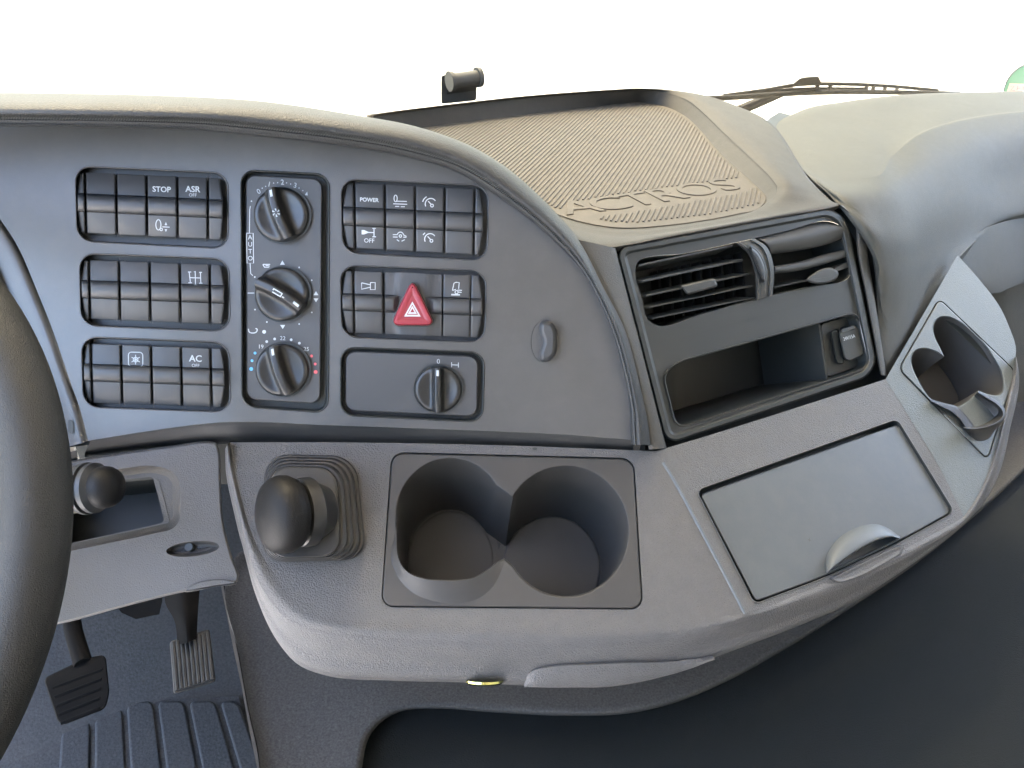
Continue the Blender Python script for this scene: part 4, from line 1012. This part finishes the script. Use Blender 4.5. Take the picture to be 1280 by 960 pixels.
# ------------------------------------------------------------------ steering column trim
ct = thing('column_trim', 'grey trim panel below the fascia left of the console with an open slot', 'trim panel', P(190, 745, .6))
edge = spl([(-330, 610), (-150, 606), (40, 583), (84, 576), (150, 566), (215, 557), (262, 551.5), (270, 553), (274, 562), (276, 600), (280, 655), (290, 695), (299, 722), (297, 728), (270, 733), (231, 740), (150, 760), (84, 778), (40, 786), (-150, 800), (-330, 800)], 120)
rec = rpoly([(40, 600), (190, 581), (224, 590), (226, 660), (40, 699)], [2, 12, 26, 18, 2], 8)
m = M(); rr_ = off(rec, 0)
edge_i = off(edge, 3)
m.rings(LT.vis, edge, [(0, -.03), (0, -.003), (.8, -.001), (3, 0)], cap=False)
ov = ell(241, 686, 33.5, 9.5, 40, rot=6)
m.plate(LT.at, edge_i, [rec, ov])
m.rings(LT.vis, rec, [(0, 0), (.8, -.001), (1.5, -.004)], cap=False)
m.build('trim_face', M_trim, ct)
r_in = off(rec, 1.5)
hole = rpoly([(20, 612), (191, 596), (206, 653), (20, 694)], [2, 4, 6, 2], 5)
m = M(); rin2 = off(rec, 9)
m.rings(LT.vis, rec, [(1.4, -.004), (4, -.008), (9, -.011)], cap=False); m.plate(lambda x, y: LT.vis(x, y, -.011), rin2, [hole])
m.build('slot_frame', M_trim, ct)
M().rings(LT.at, hole, [(0, -.0105), (.6, -.013), (1.2, -.07)], cap=True).build('slot_opening', M_black, ct)
m = M().rings(LT.vis, ov, [(0, 0), (1, -.003), (4, -.008), (7, -.009)]); m.build('screw_recess', M_trim, ct)
M().lathe(LT.vis(238, 684, -.008), LT.n, [(.0, .0035), (.003, .0035), (.0038, .002), (.0038, -.002)], 16).build('screw', M_black, ct)
M().rings(LT.vis, spl([(231, 739), (240, 731), (262, 725), (290, 726), (296, 729), (270, 733.5)], 30, True), [(0, .0005), (.7, .0014), (2, .0016)]).build('finger_notch', M_trim, ct)
# ------------------------------------------------------------------ stalk
sk2 = thing('column_stalk', 'metal stalk with black round end behind the steering wheel', 'stalk', P(85, 640, .55))
s0, s1 = P(72, 613, .535), P(131, 609, .530)
sa_ = (s1 - s0).normalized(); Ls_ = (s1 - s0).length
M().lathe(s0, sa_, [(.0165, -.03), (.0165, Ls_ * .50), (.0155, Ls_ * .58)], 36).build('barrel', M_chrome, sk2)
M().lathe(s0, sa_, [(.0165, Ls_ * .56), (.0178, Ls_ * .58), (.0178, Ls_ * .66), (.0158, Ls_ * .67), (.0158, Ls_ * .72), (.0172, Ls_ * .73), (.0172, Ls_ * .82), (.0150, Ls_ * .86), (.0138, Ls_ * .9)], 36).build('ring', M_gloss, sk2)
M().lathe(s0, sa_, [(.0138, Ls_ * .88), (.0146, Ls_ * .98), (.0140, Ls_ * 1.1), (.0115, Ls_ * 1.22), (.0075, Ls_ * 1.29), (.0001, Ls_ * 1.32)], 36).build('end_knob', M_gear, sk2)

# ------------------------------------------------------------------ steering wheel
sw = thing('steering_wheel', 'black leather steering wheel rim at the left edge of the cab', 'steering wheel', CAM + cv(-.4736, -.0913, .4065))
a_, b_ = .22839, .01266
nW = cv(math.sin(b_) * math.cos(a_), math.sin(a_), -math.cos(a_) * math.cos(b_)); uW = (cv(0, 1, 0).cross(nW)).normalized(); vW = nW.cross(uW)
cW = CAM + cv(-.4736, -.0913, .4065)
uW = AX - nW * AX.dot(nW); uW.normalize(); vW = nW.cross(uW)
M().tube([cW + (uW * math.cos(t) + vW * math.sin(t)) * .221 for t in [2 * math.pi * i / 160 for i in range(160)]], .0172, 32, closed=True).build('rim', M_leather, sw)
for sgn in (-1, 1):
    t = math.radians(-90 + sgn * 62)
    M().tube([cW + (uW * math.cos(t) + vW * math.sin(t)) * r - nW * dz for r, dz in ((.215, 0), (.16, .012), (.10, .028), (.05, .035))], [.013, .012, .016, .03], 16).build('spoke', M_black, sw)
M().lathe(cW - nW * .035, nW, [(.085, -.02), (.085, 0), (.075, .012), (.04, .018), (.001, .02)], 40).build('hub', M_black, sw)

# ------------------------------------------------------------------ engine tunnel, floor, pedals
HT = -.585                                            # tunnel top below the camera
TN = Pl(CAM + Vector((0, .5, HT)), CAM + Vector((1, .5, HT)), CAM + Vector((0, 1.5, HT - .02)))
lip_o = spl([(450, 990), (452, 954), (460, 921), (474, 903), (498, 889), (540, 884.5), (606, 888), (709, 893), (785, 890), (847, 875), (916, 846), (984, 808), (1060, 761), (1150, 700), (1240, 625), (1330, 540)], 90)
tun = thing('tunnel_cover', 'dark grey carpeted engine tunnel cover below the console', 'engine cover', TN.at(600, 900))
top = spl([(330, 990), (326, 952), (314, 898), (300, 823), (283, 745), (300, 700), (420, 730), (620, 750), (830, 740), (1000, 690), (1150, 600), (1290, 480)], 90)
mid = [(a[0] * .5 + b[0] * .5, a[1] * .5 + b[1] * .5) for a, b in zip(top, lip_o)]
rows = [[TN.vis(x, y, -.0) + Vector((0, 0, -.16)) for x, y in top], [TN.vis(x, y, -.004) for x, y in top], [TN.vis(x, y, .0) for x, y in lerpq(top, lip_o, .06)], [TN.vis(x, y, .001) for x, y in mid], [TN.vis(x, y, .004) for x, y in lerpq(top, lip_o, .88)], [TN.vis(x, y, .004) for x, y in lerpq(top, lip_o, .96)], [TN.vis(x, y, -.001) for x, y in lip_o], [TN.vis(x, y, -.02) for x, y in lerpq(top, lip_o, 1.015)]]
M().loft(rows, 90, 4, rs=False).build('carpet', M_tunnel, tun, sharp=60)
dk = [(x, y) for x, y in lerpq(top, lip_o, 1.01)]
M().plate(lambda x, y: TN.vis(x, y, -.014), dk + [(1330, 990)]).build('recessed_mat', M_rubber, tun)
# tunnel side wall towards the pedals
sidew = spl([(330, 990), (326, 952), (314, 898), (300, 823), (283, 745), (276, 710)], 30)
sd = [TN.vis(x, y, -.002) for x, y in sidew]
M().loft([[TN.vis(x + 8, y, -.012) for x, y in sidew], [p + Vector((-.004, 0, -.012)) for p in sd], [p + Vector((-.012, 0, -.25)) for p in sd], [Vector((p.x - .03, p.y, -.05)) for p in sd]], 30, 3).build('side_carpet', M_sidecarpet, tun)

jn = CAM + ray(237, 872) * (CAM.z / -ray(237, 872).z); jf = jn.dot(FWD)
def vw(l, f, z): return LATD * l + FWD * f + Vector((0, 0, z))
fl = M().add([vw(LL - .04, -1, 0), vw(2.2, -1, 0), vw(2.2, jf, 0), vw(LL - .04, jf, 0), vw(2.2, jf + .12, .05), vw(LL - .04, jf + .12, .05), vw(2.2, jf + .75, .50), vw(LL - .04, jf + .75, .50)], [(0, 1, 2, 3), (3, 2, 4, 5), (5, 4, 6, 7)]).build('cab_floor', M_floor, sharp=60); fl['kind'] = 'structure'
tl = [[(160, 862), (196, 960)], [(203, 866), (228, 990)], [(237, 868), (262, 990)], [(272, 850), (300, 990)]]
fm = thing('floor_mat', 'dark ribbed rubber footwell mat under the pedals', 'floor mat', P(240, 940, 1.2))
FLP = Pl(Vector((0, .3, .006)), Vector((1, .3, .006)), Vector((0, 1, .006)))
m = M(); m.rings(FLP.vis, [(-40, 884), (160, 876), (298, 870), (322, 962), (345, 1060), (-40, 1060)], [(0, -.005), (0, 0)]); m.build('mat_sheet', M_floor, fm)
gx = [(77, 70), (116, 115), (155, 160), (194, 205), (233, 250), (272, 297), (300, 332)]
for (a0, a1), (b0, b1) in zip(gx, gx[1:]):
    e = (a1 - a0) / 90 * 70; f_ = (b1 - b0) / 90 * 70
    M().rings(FLP.vis, rpoly([(a0 + 3, 876), (b0 - 3, 876), (b1 + f_ - 4, 1030), (a1 + e + 4, 1030)], 9), [(0, 0), (0, .0025), (1.5, .0042), (3, .0045)]).build('mat_rib', M_floor, fm)
def pedal_plate(pl, poly, r, mt, parent, name, thick=.012): return M().rings(pl.vis, rpoly(poly, r, 6), [(2, -thick), (0, -thick), (0, -.003), (1.5, 0)], base=True).build(name, mt, parent)
BP = Pl((59, 850, .98), (134, 824, 1.0), (80, 902, .93))
bp = thing('brake_pedal', 'black rubber brake pedal on a thin arm left of the accelerator', 'pedal', BP.vis(95, 900))
pedal_plate(BP, [(54, 848), (106, 823), (132, 818), (137, 866), (132, 886), (80, 906), (72, 902)], 7, M_pedal, bp, 'pedal_pad')
for k in range(5):
    y = 846 + k * 11
    M().tube([BP.vis(66 + k * 2.6, y + 14, .0), BP.vis(128 - k * 1.0, y - 9 + k, .0)], .0022, 6).build('pad_ridge', M_pedal, bp)
M().tube([P(84, 740, 1.06), P(92, 790, 1.03), P(104, 830, 1.0)], [.011, .011, .011], 12).build('pedal_arm', M_pedal, bp)
AP = Pl((212, 803, 1.02), (262, 788, 1.03), (217, 866, .96))
ap = thing('accelerator_pedal', 'worn grey ribbed accelerator pedal beside the tunnel carpet', 'pedal', AP.vis(240, 864))
pedal_plate(AP, [(212, 802), (262, 786), (270, 852), (217, 868)], 4, M_pedal2, ap, 'pedal_pad')
for k in range(9):
    t = (k + .5) / 9
    M().tube([AP.vis(214 + 48 * t, 804 - 14 * t, .001), AP.vis(219 + 49 * t, 864 - 15 * t, .001)], .0026, 6).build('pad_rib', M_pedal2, ap)
M().loft([[(205, 735, 1.08), (206, 751, 1.07), (219, 779, 1.04), (222, 806, 1.02)], [(228, 735, 1.06), (228, 751, 1.05), (232, 779, 1.02), (234, 803, 1.0)], [(250, 730, 1.08), (249, 745, 1.07), (247, 773, 1.04), (246, 798, 1.02)]], 16, 6).build('pedal_arm', M_pedal, ap)
M().rings(Pl((150, 764, 1.1), (205, 750, 1.1), (170, 775, 1.09)).vis, [(140, 750), (203, 740), (203, 751), (199, 768), (188, 770), (170, 774), (152, 766)], [(0, -.03), (0, 0)]).build('pedal_bracket', M_pedal, ap)
sl_ = M().rings(Pl((1240, 590, 1.22), (1300, 620, 1.3), (1240, 612, 1.2)).vis, [(1225, 572), (1320, 620), (1320, 655), (1225, 600)], [(0, -.03), (0, 0)]).build('sill_step', M_carpet)
tag(sl_, 'pale grey pebbled step visible past the passenger end of the console', 'step')

# ------------------------------------------------------------------ windscreen and things on it
wb0 = P(466, 150, 1.02)
gdir = LATD.copy()
gf = Vector((-gdir.y, gdir.x, 0)); gup = (Vector((0, 0, 1)) * .95 - gf * .31).normalized()
gb = wb0 - Vector((0, 0, .08)) + gf * .02
GP = Pl(gb, gb + gdir, gb + gup)
ws = M().box(gb - gdir * 1.1, gdir * 3.0, gup * 1.05, gf * .006).build('windscreen', mg)
tag(ws, 'clear windscreen pane rising behind the dashboard', 'windscreen')
hkp = thing('screen_clip', 'small dark grey clip holder standing at the foot of the windscreen', 'clip holder', GP.vis(575, 128))
hb = [(552, 95.5), (558, 94.5), (596, 92), (596.5, 124), (592, 126), (555, 129.5), (551.5, 127)]
hp = rpoly([(551.5, 94), (596.5, 91), (595.5, 125.5), (551.5, 130)], 3)
M().rings(GP.vis, hp, [(0, .001), (0, .004), (.7, .005)]).build('back_plate', M_clip, hkp)
def gq(pts): return [GP.vis(x, y, h) for x, y, h in pts]
M().loft([gq([(558, 118, .005), (594, 113, .005)]), gq([(562, 110, .018), (596, 105, .018)]), gq([(566, 106, .022), (598, 101.5, .022)])], 6, 3).build('clip_arm', M_clip, hkp)
M().tube(gq([(566, 101, .024), (597, 97, .024)]), .0095, 20).build('clip_roll', M_clip, hkp)
for x, y in ((563.5, 101.5), (598, 96.5)): M().tube(gq([(x - 2.2, y + .3, .024), (x + 2.2, y - .3, .024)]), .0125, 20).build('clip_cheek', M_clip, hkp)
# wiper on the outside of the glass
GO = Pl(gb + gf * .05, gb + gf * .05 + gdir, gb + gf * .05 + gup)
wi = thing('wiper', 'black windscreen wiper with its linkage lying outside at the foot of the glass', 'wiper', GO.vis(1030, 125))
M().tube([GO.vis(x, y) for x, y in spl([(880, 123.5), (930, 121), (985, 117), (1050, 115), (1120, 115.5), (1200, 117)], 24)], .0048, 8).build('wiper_blade', M_wiper, wi)
M().tube([GO.vis(x, y, -.012) for x, y in spl([(905, 119.5), (960, 112), (995, 106), (1050, 105), (1110, 107.5), (1172, 113)], 24)], .0034, 8).build('wiper_frame', M_wiper, wi)
M().tube([GO.vis(x, y, -.012) for x, y in spl([(920, 119), (960, 115), (1000, 111.5), (1080, 111)], 16)], .0032, 8).build('wiper_frame', M_wiper, wi)
for xa, ya, xb, yb in ((1022, 105, 1021, 115), (1038, 105.5, 1037.5, 115), (1084, 106, 1082, 115), (1093, 106.5, 1090, 115), (1107, 107.5, 1105, 115), (1122, 109, 1120, 115)):
    M().tube([GO.vis(xa, ya, -.012), GO.vis(xb, yb)], .0042, 6).build('wiper_yoke', M_wiper, wi)
M().rings(GO.vis, rpoly([(990, 106), (999, 98), (1004, 96.5), (1023, 95), (1026, 101), (1028, 106)], 2), [(0, -.03), (0, .0), (1, .003)]).build('wiper_joint', M_wiper, wi)
M().tube([GO.vis(924, 138, -.02), GO.vis(948, 128, -.02), GO.vis(990, 112, -.015)], [.010, .010, .006], 8).build('wiper_arm', M_wiper, wi)
stk = thing('round_sticker', 'green round sticker with cream field on the windscreen by the passenger corner', 'sticker', GP.vis(1296, 160))
M().rings(GP.vis, ell(1298, 121, 45, 44, 56), [(0, .0005), (0, .0009)]).build('sticker_rim', M_clip, stk)
M().rings(GP.vis, ell(1298, 121, 43.4, 42.4, 56), [(0, .0009), (0, .0012)]).build('sticker_disc', M_green, stk)
M().add([GP.vis(x, y, .0015) for x, y in ((1262, 104), (1330, 107), (1330, 116), (1258, 116))], [(0, 1, 2, 3)], True).build('sticker_field', M_cream, stk)
text('4', GP, 1296, 90, 24, -4, .0016, mt=M_black, parent=stk)
icon(GP.vis, [[(1263, 108), (1268, 107.5), (1263, 113), (1269, 113)], [(1271, 113), (1272, 107.8), (1275, 110.5), (1271.5, 111)], [(1279, 108), (1279, 113)]], stk, 1.3, .0018, mt=M_red, name='field_print')
